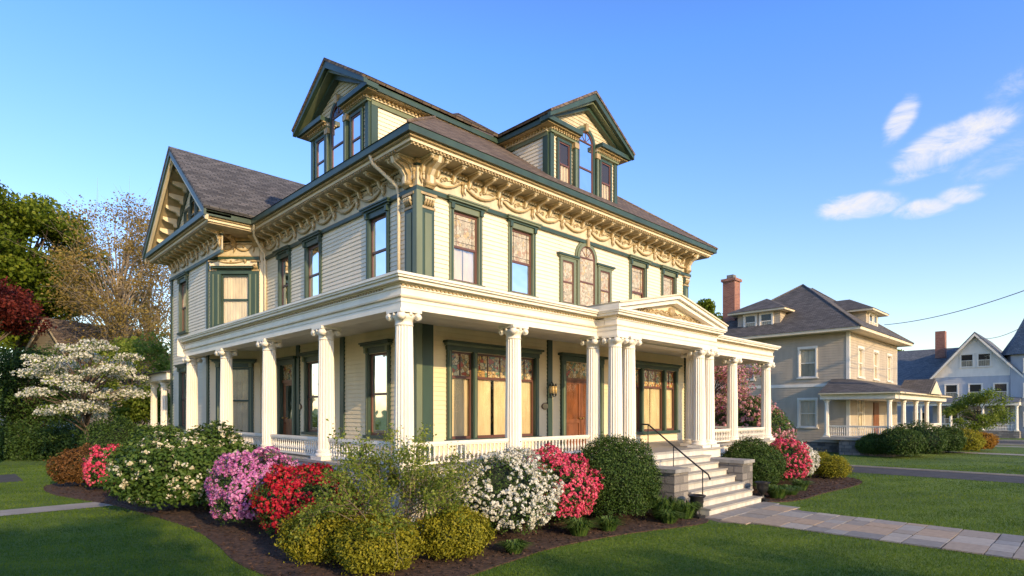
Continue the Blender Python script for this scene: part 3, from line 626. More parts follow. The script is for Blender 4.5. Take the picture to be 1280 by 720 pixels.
# flagstone path
fp=B('flagstone_path'); 
path_poly=[(13.1,-12),(15.6,-12),(15.6,5.4),(16.2,5.9),(16.5,6.7),(13.0,6.85),(12.7,6.2),(13.1,5.4)]
fp.face([(x,y,G+.006) for x,y in path_poly],'joint')
y=-12
while y<6.7:
    h=random.choice([.38,.5,.62]); yb=min(y+h,6.75); xl,xr=(13.12,15.58) if y<5.3 else ((12.85,16.15) if y<5.9 else (12.98,16.4))
    x=xl
    while x<xr-.1:
        w=random.uniform(.4,.95); xb=min(x+w,xr)
        if xr-xb<.25: xb=xr
        fp.cv=random.random(); g=.012; j=lambda:random.uniform(-.01,.01); zt_=G+.028+random.uniform(-.004,.004)
        c=[(x+g+j(),y+g+j()),(xb-g+j(),y+g+j()),(xb-g+j(),yb-g+j()),(x+g+j(),yb-g+j())]
        fp.raw([(a,d,G) for a,d in c]+[(a,d,zt_) for a,d in c],[(4,5,6,7),(0,1,5,4),(1,2,6,5),(2,3,7,6),(3,0,4,7)],'flag'); x=xb
    y=yb
    if yb>=6.74: break
fp.build()
walk=[(-30,18.7),(3.45,18.7),(3.2,19.8),(-30,19.8)]
sheet('concrete_walk',walk,G+.012,'conc'); drv2=[(-40,27.6),(2.2,27.6),(2.2,31),(-40,31)]; sheet('asphalt_driveway',drv2,G+.008,'asphalt')
drv=[(27.2,-30),(30.2,-30),(30.2,34),(27.2,34)]; sheet('asphalt_driveway',drv,G+.008,'asphalt')
dk=B('driveway_kerb')
dk.box(W0,30.2,30.35,-30,34,G-.05,G+.06,'conc'); dk.build()
road=[(58,-200),(66,-200),(66,300),(58,300)]; rd=B('road'); rd.face([(x,y,G+.008) for x,y in road],'asphalt'); 
for y in range(-40,80,6): rd.face([(61.9,y,G+.012),(62.05,y,G+.012),(62.05,y+3,G+.012),(61.9,y+3,G+.012)],'pave')
rd.box(W0,57.8,58,-200,300,G-.05,G+.12,'conc'); rd.box(W0,66,66.2,-200,300,G-.05,G+.12,'conc'); rd.build()
sheet('sidewalk',[(55,-100),(56.3,-100),(56.3,200),(55,200)],G+.008,'conc'); sheet('sidewalk',[(68,-100),(69.3,-100),(69.3,200),(68,200)],G+.008,'conc')
nwalk=[(44.6,-20),(46,-20),(46,8),(44.6,8)]; sheet('concrete_walk',nwalk,G+.01,'conc')
# ---------------------------------------------------------------- fast meshes
def fast(name,V,k,mats,midx=None,v=None,parent=None,smooth=False):
    V=np.asarray(V,dtype=np.float32).reshape(-1,3); n=len(V)//k; me=bpy.data.meshes.new(name)
    me.vertices.add(n*k); me.vertices.foreach_set('co',V.ravel()); me.loops.add(n*k); me.loops.foreach_set('vertex_index',np.arange(n*k,dtype=np.int32))
    me.polygons.add(n); me.polygons.foreach_set('loop_start',np.arange(0,n*k,k,dtype=np.int32)); me.polygons.foreach_set('loop_total',np.full(n,k,dtype=np.int32))
    for m in mats: me.materials.append(m)
    if midx is not None: me.polygons.foreach_set('material_index',np.asarray(midx,dtype=np.int32))
    me.update(calc_edges=True)
    if v is not None: me.attributes.new('v','FLOAT','FACE').data.foreach_set('value',np.asarray(v,dtype=np.float32))
    ob=bpy.data.objects.new(name,me); COL.objects.link(ob)
    if parent: ob.parent=parent
    return ob
def unit(a): return a/(np.linalg.norm(a,axis=1,keepdims=True)+1e-9)
def rdir(n): return unit(R.normal(size=(n,3)))
def leaves(P,Nn,size,asp=.55):
    n=len(P); t=unit(np.cross(Nn,rdir(n))); b=np.cross(unit(Nn),t); s=(size*R.uniform(.7,1.3,n))[:,None] if np.ndim(size)==0 else size[:,None]
    bend=unit(Nn)*s*.15
    return np.stack([P+t*s*.5-bend,P+b*s*.5*asp,P-t*s*.5-bend,P-b*s*.5*asp],1).reshape(-1,3)
L={}
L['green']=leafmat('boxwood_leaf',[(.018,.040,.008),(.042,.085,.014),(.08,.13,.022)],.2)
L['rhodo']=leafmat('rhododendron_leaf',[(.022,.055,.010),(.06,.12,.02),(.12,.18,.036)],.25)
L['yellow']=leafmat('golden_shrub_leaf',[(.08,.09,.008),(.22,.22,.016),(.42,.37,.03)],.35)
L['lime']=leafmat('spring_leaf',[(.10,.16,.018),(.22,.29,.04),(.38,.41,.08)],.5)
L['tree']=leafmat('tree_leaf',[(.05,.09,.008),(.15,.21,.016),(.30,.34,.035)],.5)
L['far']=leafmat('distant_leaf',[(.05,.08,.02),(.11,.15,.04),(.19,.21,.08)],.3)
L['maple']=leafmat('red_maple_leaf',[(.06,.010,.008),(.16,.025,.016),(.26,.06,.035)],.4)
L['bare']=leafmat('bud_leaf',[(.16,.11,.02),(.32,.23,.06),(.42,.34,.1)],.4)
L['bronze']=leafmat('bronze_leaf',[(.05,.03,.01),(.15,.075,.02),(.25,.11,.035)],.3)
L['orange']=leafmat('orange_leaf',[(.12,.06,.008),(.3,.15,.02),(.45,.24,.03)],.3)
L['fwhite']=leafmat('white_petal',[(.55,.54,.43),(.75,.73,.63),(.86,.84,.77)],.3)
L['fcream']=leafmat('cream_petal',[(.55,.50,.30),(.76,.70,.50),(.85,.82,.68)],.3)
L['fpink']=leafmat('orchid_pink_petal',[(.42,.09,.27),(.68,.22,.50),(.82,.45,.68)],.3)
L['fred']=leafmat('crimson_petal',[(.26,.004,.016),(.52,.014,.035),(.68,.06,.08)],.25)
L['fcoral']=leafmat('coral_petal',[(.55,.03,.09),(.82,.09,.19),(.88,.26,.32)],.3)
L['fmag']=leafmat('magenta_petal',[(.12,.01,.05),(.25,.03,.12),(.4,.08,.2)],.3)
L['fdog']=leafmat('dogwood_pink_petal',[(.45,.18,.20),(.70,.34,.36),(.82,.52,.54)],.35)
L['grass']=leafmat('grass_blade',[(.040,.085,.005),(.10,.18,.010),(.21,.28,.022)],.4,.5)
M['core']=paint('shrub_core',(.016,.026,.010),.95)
M['twig']=paint('twig_bark',(.20,.15,.10),.9,.2)
def lobef(k=16,amp=.3,pw=9):
    D=rdir(k); D[:,2]=np.abs(D[:,2])*.9; D=unit(D); A=R.uniform(.3,1,k)*amp
    def f(d): return .80+np.max(A[None,:]*np.clip(d@D.T,0,1)**pw,axis=1)+.03*np.sin(d[:,0]*9+d[:,2]*7)
    return f
def bush(name,x,y,w,h,leafm,n=14000,ls=.06,flower=None,nf=0,fs=.05,tr_=.06,amp=.3,k=16,d=None,pw=9,fl=.0):
    root=empty(name); d=d or w; f=lobef(k,amp,pw); c=np.array([x,y,G+h*.42]); S=np.array([w/2,d/2,h*.58])
    D=rdir(n*2); D=D[D[:,2]>-.62][:n]; n=len(D); dep=R.uniform(0,1,n)**.5
    P=c+D*S*(f(D)*(.72+.30*dep))[:,None]+R.normal(size=(n,3))*.025
    st_=R.uniform(0,1,n)<.05; P[st_]+=D[st_]*R.uniform(.02,.14,st_.sum())[:,None]; P[:,2]=np.maximum(P[:,2],G+.03)
    nn=unit(D/S*S.mean()+R.normal(size=(n,3))*.75+np.array([0,0,.25]))
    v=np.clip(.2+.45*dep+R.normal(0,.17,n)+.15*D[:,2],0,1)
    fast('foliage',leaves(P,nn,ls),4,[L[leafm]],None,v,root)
    if flower:
        m=nf; D=rdir(m*3); D=D[D[:,2]>-.5]
        pat=np.sin(D[:,0]*7+x)+np.sin(D[:,1]*8+y)+np.sin(D[:,2]*9); D=D[(pat>fl-R.uniform(0,2.0,len(D)))][:m]; m=len(D)
        C=c+D*S*(f(D)*R.uniform(.93,1.04,m))[:,None]; C[:,2]=np.maximum(C[:,2],G+.08)
        q_=9; C=np.repeat(C,q_,0); DD=np.repeat(D,q_,0); off=rdir(len(C))*tr_*R.uniform(.4,1,len(C))[:,None]
        PP=C+off; fn=unit(DD*.8+unit(off)+R.normal(size=(len(C),3))*.4); vv=np.clip(np.repeat(R.uniform(.2,.8,m),q_)+R.normal(0,.18,len(C)),0,1)
        fast('blossoms',leaves(PP,fn,fs,.85),4,[L[flower]],None,vv,root)
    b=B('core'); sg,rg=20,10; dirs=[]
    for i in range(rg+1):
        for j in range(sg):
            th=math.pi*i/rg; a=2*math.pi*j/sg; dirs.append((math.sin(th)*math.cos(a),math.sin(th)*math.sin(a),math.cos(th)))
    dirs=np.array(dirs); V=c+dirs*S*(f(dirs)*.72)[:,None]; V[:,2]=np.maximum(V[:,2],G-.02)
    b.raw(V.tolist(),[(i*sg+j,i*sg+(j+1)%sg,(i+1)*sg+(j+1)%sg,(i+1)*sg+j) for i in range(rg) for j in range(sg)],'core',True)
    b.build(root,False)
    return root
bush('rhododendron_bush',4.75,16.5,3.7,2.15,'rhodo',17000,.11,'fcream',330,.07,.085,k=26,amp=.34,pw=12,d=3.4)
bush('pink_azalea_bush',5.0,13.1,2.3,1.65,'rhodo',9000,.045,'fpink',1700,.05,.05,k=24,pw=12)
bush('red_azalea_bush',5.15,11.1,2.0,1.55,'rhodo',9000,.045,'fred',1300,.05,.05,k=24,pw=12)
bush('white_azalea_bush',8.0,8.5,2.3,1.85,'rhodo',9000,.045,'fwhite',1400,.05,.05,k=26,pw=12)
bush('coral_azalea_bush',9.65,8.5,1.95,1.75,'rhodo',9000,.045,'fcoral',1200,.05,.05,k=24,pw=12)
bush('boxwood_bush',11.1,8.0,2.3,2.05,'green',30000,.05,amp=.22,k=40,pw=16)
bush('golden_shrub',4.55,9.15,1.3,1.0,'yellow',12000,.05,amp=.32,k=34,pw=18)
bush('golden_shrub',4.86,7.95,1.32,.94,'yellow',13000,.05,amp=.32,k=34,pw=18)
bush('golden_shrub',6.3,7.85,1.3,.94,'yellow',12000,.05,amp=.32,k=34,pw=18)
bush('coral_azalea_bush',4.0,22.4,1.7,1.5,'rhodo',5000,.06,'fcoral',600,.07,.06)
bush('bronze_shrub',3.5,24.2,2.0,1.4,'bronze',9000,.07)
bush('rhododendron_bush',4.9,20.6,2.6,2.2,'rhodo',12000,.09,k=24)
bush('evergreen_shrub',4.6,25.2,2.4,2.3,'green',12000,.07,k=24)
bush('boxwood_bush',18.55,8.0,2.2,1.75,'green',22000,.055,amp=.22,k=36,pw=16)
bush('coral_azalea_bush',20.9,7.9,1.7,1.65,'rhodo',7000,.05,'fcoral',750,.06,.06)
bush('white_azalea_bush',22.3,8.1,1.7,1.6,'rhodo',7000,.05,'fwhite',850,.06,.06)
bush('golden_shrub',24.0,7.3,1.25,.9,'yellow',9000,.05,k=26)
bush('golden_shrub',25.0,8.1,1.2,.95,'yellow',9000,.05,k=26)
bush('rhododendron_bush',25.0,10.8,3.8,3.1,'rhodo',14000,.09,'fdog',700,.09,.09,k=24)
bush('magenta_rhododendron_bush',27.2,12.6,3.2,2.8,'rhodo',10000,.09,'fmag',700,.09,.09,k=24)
# perennials (strappy clumps)
def clump(name,x,y,r,h,n,mat='rhodo'):
    a=R.uniform(0,6.28,n); rr=r*np.sqrt(R.uniform(0,1,n))*.4; P=np.stack([x+rr*np.cos(a),y+rr*np.sin(a),np.full(n,G+.01)],1)
    dr=np.stack([np.cos(a),np.sin(a)],1)*(r*R.uniform(.3,1,n))[:,None]; hh=h*R.uniform(.6,1,n); w=.014
    side=np.stack([-np.sin(a),np.cos(a),np.zeros(n)],1)*w
    mid=P+np.concatenate([dr*.45,(hh*.85)[:,None]],1); tip=P+np.concatenate([dr,(hh*.75)[:,None]],1)
    V=np.concatenate([np.stack([P-side,P+side,mid+side,mid-side],1),np.stack([mid-side,mid+side,tip+side*.2,tip-side*.2],1)],0)
    fast(name,V.reshape(-1,3),4,[L[mat]],None,np.tile(R.uniform(.2,1,n),2))
for x,y,r,h in ((12.15,7.35,.5,.62),(12.55,7.0,.42,.5),(11.75,6.95,.35,.35),(9.3,7.55,.4,.4),(10.1,7.4,.35,.35),(7.3,7.4,.3,.26),(17.4,6.75,.45,.45),(18.4,6.75,.4,.35),(19.7,6.9,.4,.4),(3.9,19.8,.4,.35)): clump('daylily_clump',x,y,r,h,240)
# loose multi-stem shrub
def loose(x,y,h,w):
    root=empty('spring_shrub'); b=B('stems'); tips=[]
    def grow(p,d,l,r,lev):
        pts=[p]; 
        for i in range(4):
            d=(d+Vector(R.normal(size=3)*.14)+Vector((0,0,.04))).normalized(); p=p+d*l/4; pts.append(p)
            if lev>=1: tips.append(p.copy())
        b.tube(pts,[r*(1-.16*i) for i in range(5)],'twig',5)
        if lev<3:
            for _ in range(3):
                nd=(d+Vector(R.normal(size=3)*.5)).normalized(); grow(pts[random.choice([2,3,4])],nd,l*.62,r*.5,lev+1)
    for i in range(15):
        a=6.28*i/15+random.random()*.4; t=random.uniform(.15,.8); d=Vector((math.cos(a)*t*w/h,math.sin(a)*t*w/h,1)).normalized()
        grow(Vector((x+.12*math.cos(a),y+.12*math.sin(a),G)),d,h*.55,.022,0)
    b.build(root,False); T=np.array([tuple(t) for t in tips]); T=T[T[:,2]>G+h*.36]; T=np.repeat(T,6,0); n=len(T); T=T+R.normal(size=(n,3))*.055
    fast('leaves',leaves(T,unit(R.normal(size=(n,3))+np.array([0,0,.8])),.055),4,[L['lime']],None,R.uniform(0,1,n),root)
loose(5.5,8.6,2.1,2.3)
# ---------------------------------------------------------------- trees
def tree(name,x,y,H,cr,ch,nc,nl,ls,leafm,bark='bark',tr_=.25,cl=.28,base=None,flower=None,twigs=0,zflat=1.0,lean=0):
    root=empty(name); b=B('trunk_and_limbs'); cz=G+H-ch/2; C=[]
    while len(C)<nc:
        d=R.normal(size=3); d/=np.linalg.norm(d); rr=R.uniform(.25,1)**.5; p=np.array([x+lean,y,cz])+d*rr*np.array([cr,cr,ch/2])*.86
        C.append(p)
    C=np.array(C); top=G+H-ch*.35; zb=cz-ch*.45
    tp=[(x+math.sin(i*1.3)*tr_*.4+lean*i/6,y+math.cos(i*1.7)*tr_*.4,G-.1+(top-G)*i/6) for i in range(7)]
    b.tube(tp,[tr_*(1.25 if i==0 else 1-.13*i) for i in range(7)],bark,9)
    for p in C:
        t=random.uniform(.25,1) if zb-G>1 else random.uniform(.1,.9); z0=max(G+H*.12,min(p[2]-.15*H,zb+(top-zb)*t-ch*.1)); fr_=(z0-G)/(top-G)
        s0=np.array([x+lean*fr_,y,z0]); m1=s0+(p-s0)*.35+np.array([0,0,.02*H]); m2=s0+(p-s0)*.7+np.array([0,0,.03*H])+R.normal(size=3)*.02*H
        r0=tr_*.38; b.tube([s0,m1,m2,p],[r0,r0*.65,r0*.35,r0*.12],bark,5)
        for _ in range(twigs):
            e_=p+R.normal(size=3)*cr*cl*.9; mm=m2+(p-m2)*R.uniform(0,1); b.tube([mm,(mm+e_)/2+R.normal(size=3)*.1,e_],[r0*.14,r0*.09,r0*.03],bark,3)
    b.build(root,False)
    sz=cr*cl*R.uniform(.7,1.3,nc); per=max(1,nl//nc); D=rdir(nc*per); rr=R.uniform(0,1,nc*per)**.45
    off=D*(np.repeat(sz,per)*rr)[:,None]*np.array([1,1,.7*zflat]); P=np.repeat(C,per,0)+off
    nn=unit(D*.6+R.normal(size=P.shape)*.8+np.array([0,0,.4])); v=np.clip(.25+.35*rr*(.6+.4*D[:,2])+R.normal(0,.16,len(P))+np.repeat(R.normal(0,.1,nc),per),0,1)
    mi=None; mats=[L[leafm]]
    if flower: mats.append(L[flower]); mi=(R.uniform(0,1,len(P))<.72).astype(int)
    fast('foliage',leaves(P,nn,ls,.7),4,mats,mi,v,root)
    return root
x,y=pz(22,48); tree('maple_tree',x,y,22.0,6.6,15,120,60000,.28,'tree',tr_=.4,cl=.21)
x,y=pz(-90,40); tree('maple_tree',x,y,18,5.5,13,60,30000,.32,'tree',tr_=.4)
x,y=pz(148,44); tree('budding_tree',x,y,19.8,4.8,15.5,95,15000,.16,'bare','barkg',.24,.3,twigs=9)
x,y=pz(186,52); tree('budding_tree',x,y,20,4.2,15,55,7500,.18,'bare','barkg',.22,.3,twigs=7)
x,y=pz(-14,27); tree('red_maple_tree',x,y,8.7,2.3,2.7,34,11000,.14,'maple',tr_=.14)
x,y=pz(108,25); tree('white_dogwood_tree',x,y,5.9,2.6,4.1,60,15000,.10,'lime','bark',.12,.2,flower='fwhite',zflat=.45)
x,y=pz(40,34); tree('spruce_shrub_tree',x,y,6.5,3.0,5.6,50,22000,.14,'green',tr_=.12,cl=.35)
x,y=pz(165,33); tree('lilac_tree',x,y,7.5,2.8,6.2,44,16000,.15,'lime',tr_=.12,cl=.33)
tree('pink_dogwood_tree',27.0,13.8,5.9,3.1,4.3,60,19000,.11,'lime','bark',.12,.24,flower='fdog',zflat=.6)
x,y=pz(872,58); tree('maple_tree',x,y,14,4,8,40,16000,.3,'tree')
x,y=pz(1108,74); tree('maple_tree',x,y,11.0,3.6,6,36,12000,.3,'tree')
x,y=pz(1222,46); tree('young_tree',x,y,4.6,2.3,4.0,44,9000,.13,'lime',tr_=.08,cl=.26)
# street trees south of the camera (cast the long lawn shadows)
tree('maple_tree',-2.6,-9.5,9.0,3.3,5.4,60,12000,.2,'tree',tr_=.16,cl=.3)
tree('maple_tree',4.2,-19.5,8.6,3.6,5.0,60,11000,.2,'tree',tr_=.16,cl=.3)
# hedge and distant trees
def mass(name,pts,leafm,per,ls,spread):
    V=[];vv=[]
    for (x,y,h,r) in pts:
        k=per; D=rdir(k); D[:,2]=np.abs(D[:,2]); rr=R.uniform(.55,1,k); bump=1+.18*np.sin(D[:,0]*9+x)*np.sin(D[:,1]*8+y)
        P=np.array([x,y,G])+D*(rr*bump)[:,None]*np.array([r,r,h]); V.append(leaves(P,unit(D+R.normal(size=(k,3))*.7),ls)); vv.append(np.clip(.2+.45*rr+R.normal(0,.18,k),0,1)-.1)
    return fast(name,np.concatenate(V),4,[L[leafm]],None,np.concatenate(vv))
hp=[]
for i,px in enumerate(range(-60,150,14)): 
    x,y=pz(px,31+ (i%3)*.8); hp.append((x,y,2.0+.5*R.uniform(),1.3))
mass('hedge',hp,'green',2600,.12,0)
dt=[]
for i in range(70):
    px=-500+i*32; z=R.uniform(105,150); x,y=pz(px,z); dt.append((x,y,R.uniform(9,15),R.uniform(5,8)))
for i in range(50):
    a=math.radians(130+i*5.3); rr=R.uniform(110,140)
    dt.append((rr*math.cos(a),rr*math.sin(a),R.uniform(9,15),R.uniform(6,9)))
mass('distant_trees',dt,'far',1700,.75,0)
mid=[]
for px in list(range(-40,230,24)): 
    x,y=pz(px,62+R.uniform(-5,5)); mid.append((x,y,R.uniform(5.5,9),R.uniform(3,4.5)))
mass('tree_line',mid,'tree',3000,.35,0)
# ================================================================ NEIGHBOUR HOUSES
def nb():
    h=empty('neighbor_house'); s=B('walls'); w=B('windows'); r=B('roof'); p=B('porch')
    X0,X1,Y0,Y1,E=40,51.5,11.2,20.5,6.9
    Fa=Fr(X0,0,(0,1),(-1,0)); Fb=Fr(0,Y0,(1,0),(0,-1))
    oa=[window(w,Fa,13.6,4.2,.95,1.8,False,'white','white',.12,False,True,'curtw','white'),window(w,Fa,17.6,4.2,.95,1.8,False,'white','white',.12,False,True,'curtw','white'),window(w,Fa,13.6,1.0,1.0,1.7,False,'white','white',.12,False,True,'curtw','white'),window(w,Fa,17.2,1.0,1.5,1.7,False,'white','white',.12,False,True,'curtw','white')]
    ob=[window(w,Fb,u,4.2,1.1,1.8,False,'white','white',.12,False,True,'curtw','white') for u in (42.3,45.8,49.3)]
    ob+=[window(w,Fb,u,1.0,1.3,1.8,False,'white','white',.12,False,True,'curtw','white') for u in (42.3,49.3)]
    clap(s,Fa,Y0,Y1,G+.6,E,'tan',oa,.16); clap(s,Fb,X0,X1,G+.6,E,'tan',ob,.16); s.box(W0,X0+.05,X1,Y0+.05,Y1,G,G+.6,'stone'); s.box(W0,X1-.1,X1,Y0,Y1,G,E,'tan'); s.box(W0,X0,X1,Y1-.1,Y1,G,E,'tan')
    for u in (Y0+.0,Y1-.15): s.box(Fa,u,u+.15,0,.04,G+.6,E,'white')
    s.box(Fb,X0-.04,X0+.12,0,.04,G+.6,E,'white'); s.box(Fb,X1-.12,X1,0,.04,G+.6,E,'white'); s.box(Fa,Y0-.05,Y1,0,.05,3.55,3.75,'white')
    s.box(Fb,45.2,46.4,.02,.08,.3,2.6,'wood')
    o=.85; r.box(W0,X0-o,X1+o,Y0-o,Y1+o,E,E+.18,'cream')
    x0,x1,y0,y1,z=X0-o-.05,X1+o+.05,Y0-o-.05,Y1+o+.05,E+.185; A=(44.9,15.6,11.2);C=(46.7,15.6,11.2)
    r.face([(x0,y0,z),(x1,y0,z),C,A],'roof2'); r.face([(x0,y0,z),A,(x0,y1,z)],'roof2'); r.face([(x1,y0,z),(x1,y1,z),C],'roof2'); r.face([(x0,y1,z),A,C,(x1,y1,z)],'roof2')
    for q_ in ((x0,y0,z),(x0,y1,z)): r.tube([q_,A],.07,'roof2',6)
    r.tube([(x1,y0,z),C],.07,'roof2',6)
    def dm(F,uc,n,w2,zb,zt):
        Fd=Fr(*F(0,n,0)[:2],F.U,F.N); clap(s,Fd,uc-w2,uc+w2,zb,zt,'tan',(),.16)
        for m,u in (('L',uc-w2),('R',uc+w2)): clap(s,Fd.sub(u,0,m),0,4,zb,zt,'tan',(),.16)
        for d in (-.55,.55): flatwin(w,Fd,uc+d,zb+.35,.75,1.0,cas='white',sash='white')
        r.box(Fd,uc-w2-.5,uc+w2+.5,-3.5,.55,zt,zt+.12,'cream')
        a=[Fd(uc-w2-.55,.6,zt+.125),Fd(uc+w2+.55,.6,zt+.125),Fd(uc+w2+.55,-4,zt+.125),Fd(uc-w2-.55,-4,zt+.125)]; t1=Fd(uc,-1.4,zt+1.2);t2=Fd(uc,-4.6,zt+1.2)
        r.face([a[0],a[1],t1],'roof2'); r.face([a[1],a[2],t2,t1],'roof2'); r.face([a[0],t1,t2,a[3]],'roof2')
    dm(Fa,16.9,-.3,1.45,7.3,8.75); dm(Fb,46.2,-.3,1.5,7.3,8.75)
    r.box(W0,41.2,42.1,19.0,19.9,8,11.5,'brick'); r.box(W0,41.1,42.2,18.9,20.0,11.5,11.7,'brick'); r.box(W0,41.4,41.9,19.2,19.7,11.7,12.0,'stone')
    # porch
    px0,px1,py0,py1=38,52.3,8.4,12.2; zf=.45
    p.box(W0,px0,px1,py0,Y0,zf-.15,zf,'floor'); p.box(W0,px0,X0,Y0,py1,zf-.15,zf,'floor'); p.box(W0,px0+.1,px1-.1,py0+.1,Y0,G,zf-.15,'stone')
    p.box(W0,px0-.1,px1+.1,py0-.1,Y0,2.7,3.0,'white'); p.box(W0,px0-.1,X0,Y0,py1,2.7,3.0,'white'); p.box(W0,px0-.4,px1+.4,py0-.4,Y0,3.0,3.08,'cream'); p.box(W0,px0-.4,X0,Y0,py1,3.0,3.08,'cream')
    p.face([(px0-.42,py0-.42,3.085),(px1+.42,py0-.42,3.085),(X1,Y0,4.0),(X0,Y0,4.0)],'roof2'); p.face([(px0-.42,py0-.42,3.085),(X0,Y0,4.0),(X0,py1,4.0),(px0-.42,py1,3.085)],'roof2'); p.face([(px1+.42,py0-.42,3.085),(px1+.42,Y0,3.085),(X1,Y0,4.0)],'roof2')
    p.prismN(Fr(0,py0-.3,(1,0),(0,-1)),[(44.2,3.08),(48.2,3.08),(46.2,4.1)],-1.5,.2,'roof2'); p.prismN(Fr(0,py0-.55,(1,0),(0,-1)),[(44.5,3.1),(47.9,3.1),(46.2,3.95)],0,.03,'cream')
    for xx in (38.2,41.4,44.6,47.8,52): column(p,xx,py0+.25,zf,2.7,.13,'white',8,False)
    column(p,38.2,11.9,zf,2.7,.13,'white',8,False)
    Fp=Fr(0,py0+.25,(1,0),(0,-1))
    for a,c in ((38.3,41.3),(41.5,44.5),(47.9,51.9)): railing(p,Fp,a,c,zf,.7)
    railing(p,Fr(38.2,0,(0,1),(-1,0)),8.8,11.8,zf,.7)
    for i in range(4): p.box(W0,44.8,47.6,py0-.3*(i+1),py0,G,zf-.2*(i+1)+.0,'conc')
    for b in (s,w,r,p): b.build(h)
M['roof2']=brickmat('charcoal_shingles',[(.065,.06,.055),(.11,.10,.092),(.16,.145,.135)],(.04,.04,.04),1,.3,.14,.012)
nb()
def fv():
    h=empty('queen_anne_house'); s=B('walls'); w=B('windows'); r=B('roof'); p=B('porch')
    X=76; F=Fr(X,0,(0,1),(-1,0)); cy=9.6; hw=3.6; E=5.6; pk=10.0; sl_=(pk-E)/hw
    clap(s,F,cy-hw,cy+hw,G,E,'tan2',(),.18); clap(s,F,0,0,E,pk-.1,'white',(),.2,lim=lambda z:(cy-(pk-z)/sl_,cy+(pk-z)/sl_))
    Fs=Fr(0,cy-hw,(1,0),(0,-1)); clap(s,Fs,X,X+12,G,E,'tan2',(),.18); s.box(W0,X,X+12,cy+hw-.1,cy+hw,G,E,'tan2')
    for sg in(-1,1): r.prismN(F,[(cy+sg*(hw+.5),E-.5),(cy,pk),(cy,pk+.15),(cy+sg*(hw+.5),E-.35)],-12,.6,'roofb'); s.prismN(F,[(cy+sg*(hw+.5),E-.75),(cy,pk-.28),(cy,pk-.02),(cy+sg*(hw+.5),E-.5)],.5,.62,'white')
    for d in (-.7,.7): flatwin(w,F,cy+d,6.6,1,1.3,cas='white',sash='white')
    for d in (-2,0,2): flatwin(w,F,cy+d,3.2,1.0,1.6,cas='white',sash='white'); flatwin(w,F,cy+d,.4,1.1,1.7,cas='white',sash='white')
    F2=Fr(X+3,0,(0,1),(-1,0)); clap(s,F2,cy+hw,23,G,5,'tan2',(),.18)
    for y in (15,18,21): flatwin(w,F2,y,3,1.1,1.5,cas='white',sash='white'); flatwin(w,F2,y,.4,1.1,1.5,cas='white',sash='white')
    r.prismU(F2,[(.6,4.9),(.6,5.0),(-4,9.3),(-8.6,5.0),(-8.6,4.9)],cy+1,23.5,'roofb')
    s.box(W0,X+4,X+11,22.9,23,G,5,'tan2'); r.box(W0,X+4,X+5,12.8,13.7,8,11,'brick')
    tx,ty=X+1.2,cy-hw-.6; s.lathe(tx,ty,[(2,G),(2,7.6)],'tan2',8,smooth=False); r.lathe(tx,ty,[(2.5,7.6),(2.4,7.75),(1.3,9.6),(.05,12.4)],'roofb',8,smooth=False)
    for z in (.6,3.4,5.8):
        for a in (math.pi,math.pi*1.25): 
            Ft=Fr(tx+1.86*math.cos(a),ty+1.86*math.sin(a),(-math.sin(a),math.cos(a)),(math.cos(a),math.sin(a))); flatwin(w,Ft,0,z,.7,1.3,cas='white',sash='white')
    p.box(W0,X-2.4,X,cy-hw,cy+hw+6,2.6,2.9,'white'); p.prismU(F,[(2.6,2.9),(0,3.5),(0,2.9)],cy-hw,cy+hw+6,'roofb'); p.box(W0,X-2.3,X,cy-hw,cy+hw+6,G,.1,'stone')
    for y in np.linspace(cy-hw+.2,cy+hw+5.8,6): column(p,X-2.2,y,.1,2.6,.13,'white',8,False)
    railing(p,Fr(X-2.2,0,(0,1),(-1,0)),cy-hw+.3,cy+hw+5.6,.1,.7)
    for b in (s,w,r,p): b.build(h)
fv()
def gabled(name,x,y,w,d,E,pk,ang,matw,matr):
    h=empty(name); s=B('walls'); r=B('roof'); wi=B('windows'); U=(math.cos(ang),math.sin(ang)); N=(U[1],-U[0]); F=Fr(x,y,U,N); sl_=(pk-E)/(w/2)
    clap(s,F,-w/2,w/2,G,E,matw,(),.18); clap(s,F,0,0,E,pk-.05,matw,(),.18,lim=lambda z:(-(pk-z)/sl_,(pk-z)/sl_))
    for m,u in(('L',-w/2),('R',w/2)): clap(s,F.sub(u,0,m),0,d,G,E,matw,(),.18)
    s.box(F,-w/2,w/2,-d,-d+.1,G,E,matw)
    for sg in(-1,1): r.prismN(F,[(sg*(w/2+.5),E-.5*sl_),(0,pk),(0,pk+.15),(sg*(w/2+.5),E-.5*sl_+.15)],-d-.3,.5,matr); s.prismN(F,[(sg*(w/2+.5),E-.5*sl_-.22),(0,pk-.24),(0,pk-.01),(sg*(w/2+.5),E-.5*sl_)],.42,.5,'white' if matw!='umber' else 'tan')
    for u in (-w/4,w/4):
        flatwin(wi,F,u,.6,1,1.5,cas='white',sash='white')
        if E>4: flatwin(wi,F,u,3.6,1,1.5,cas='white',sash='white')
    flatwin(wi,F,0,E+.4,.8,.9,cas='white',sash='white')
    for b in (s,r,wi): b.build(h)
x,y=pz(62,46); gabled('cottage',x,y,6.5,9,5.4,9.2,math.radians(-62),'umber','roof')
x,y=pz(-2,34); gabled('garage',x,y,3.6,5,1.9,2.6,math.radians(-30),'tan2','roofg')
# neighbour planting
for px,z,w,h,m in ((1148,33,3.0,2.0,'green'),(1125,32,2.4,1.7,'green'),(1200,36,2.6,1.5,'yellow'),(1222,38,2.2,1.3,'orange'),(1182,35,2.0,1.7,'green'),(1090,33.5,1.6,1.3,'rhodo')):
    x,y=pz(px,z); bush('foundation_shrub',x,y,w,h,m,8000,.09,k=22)
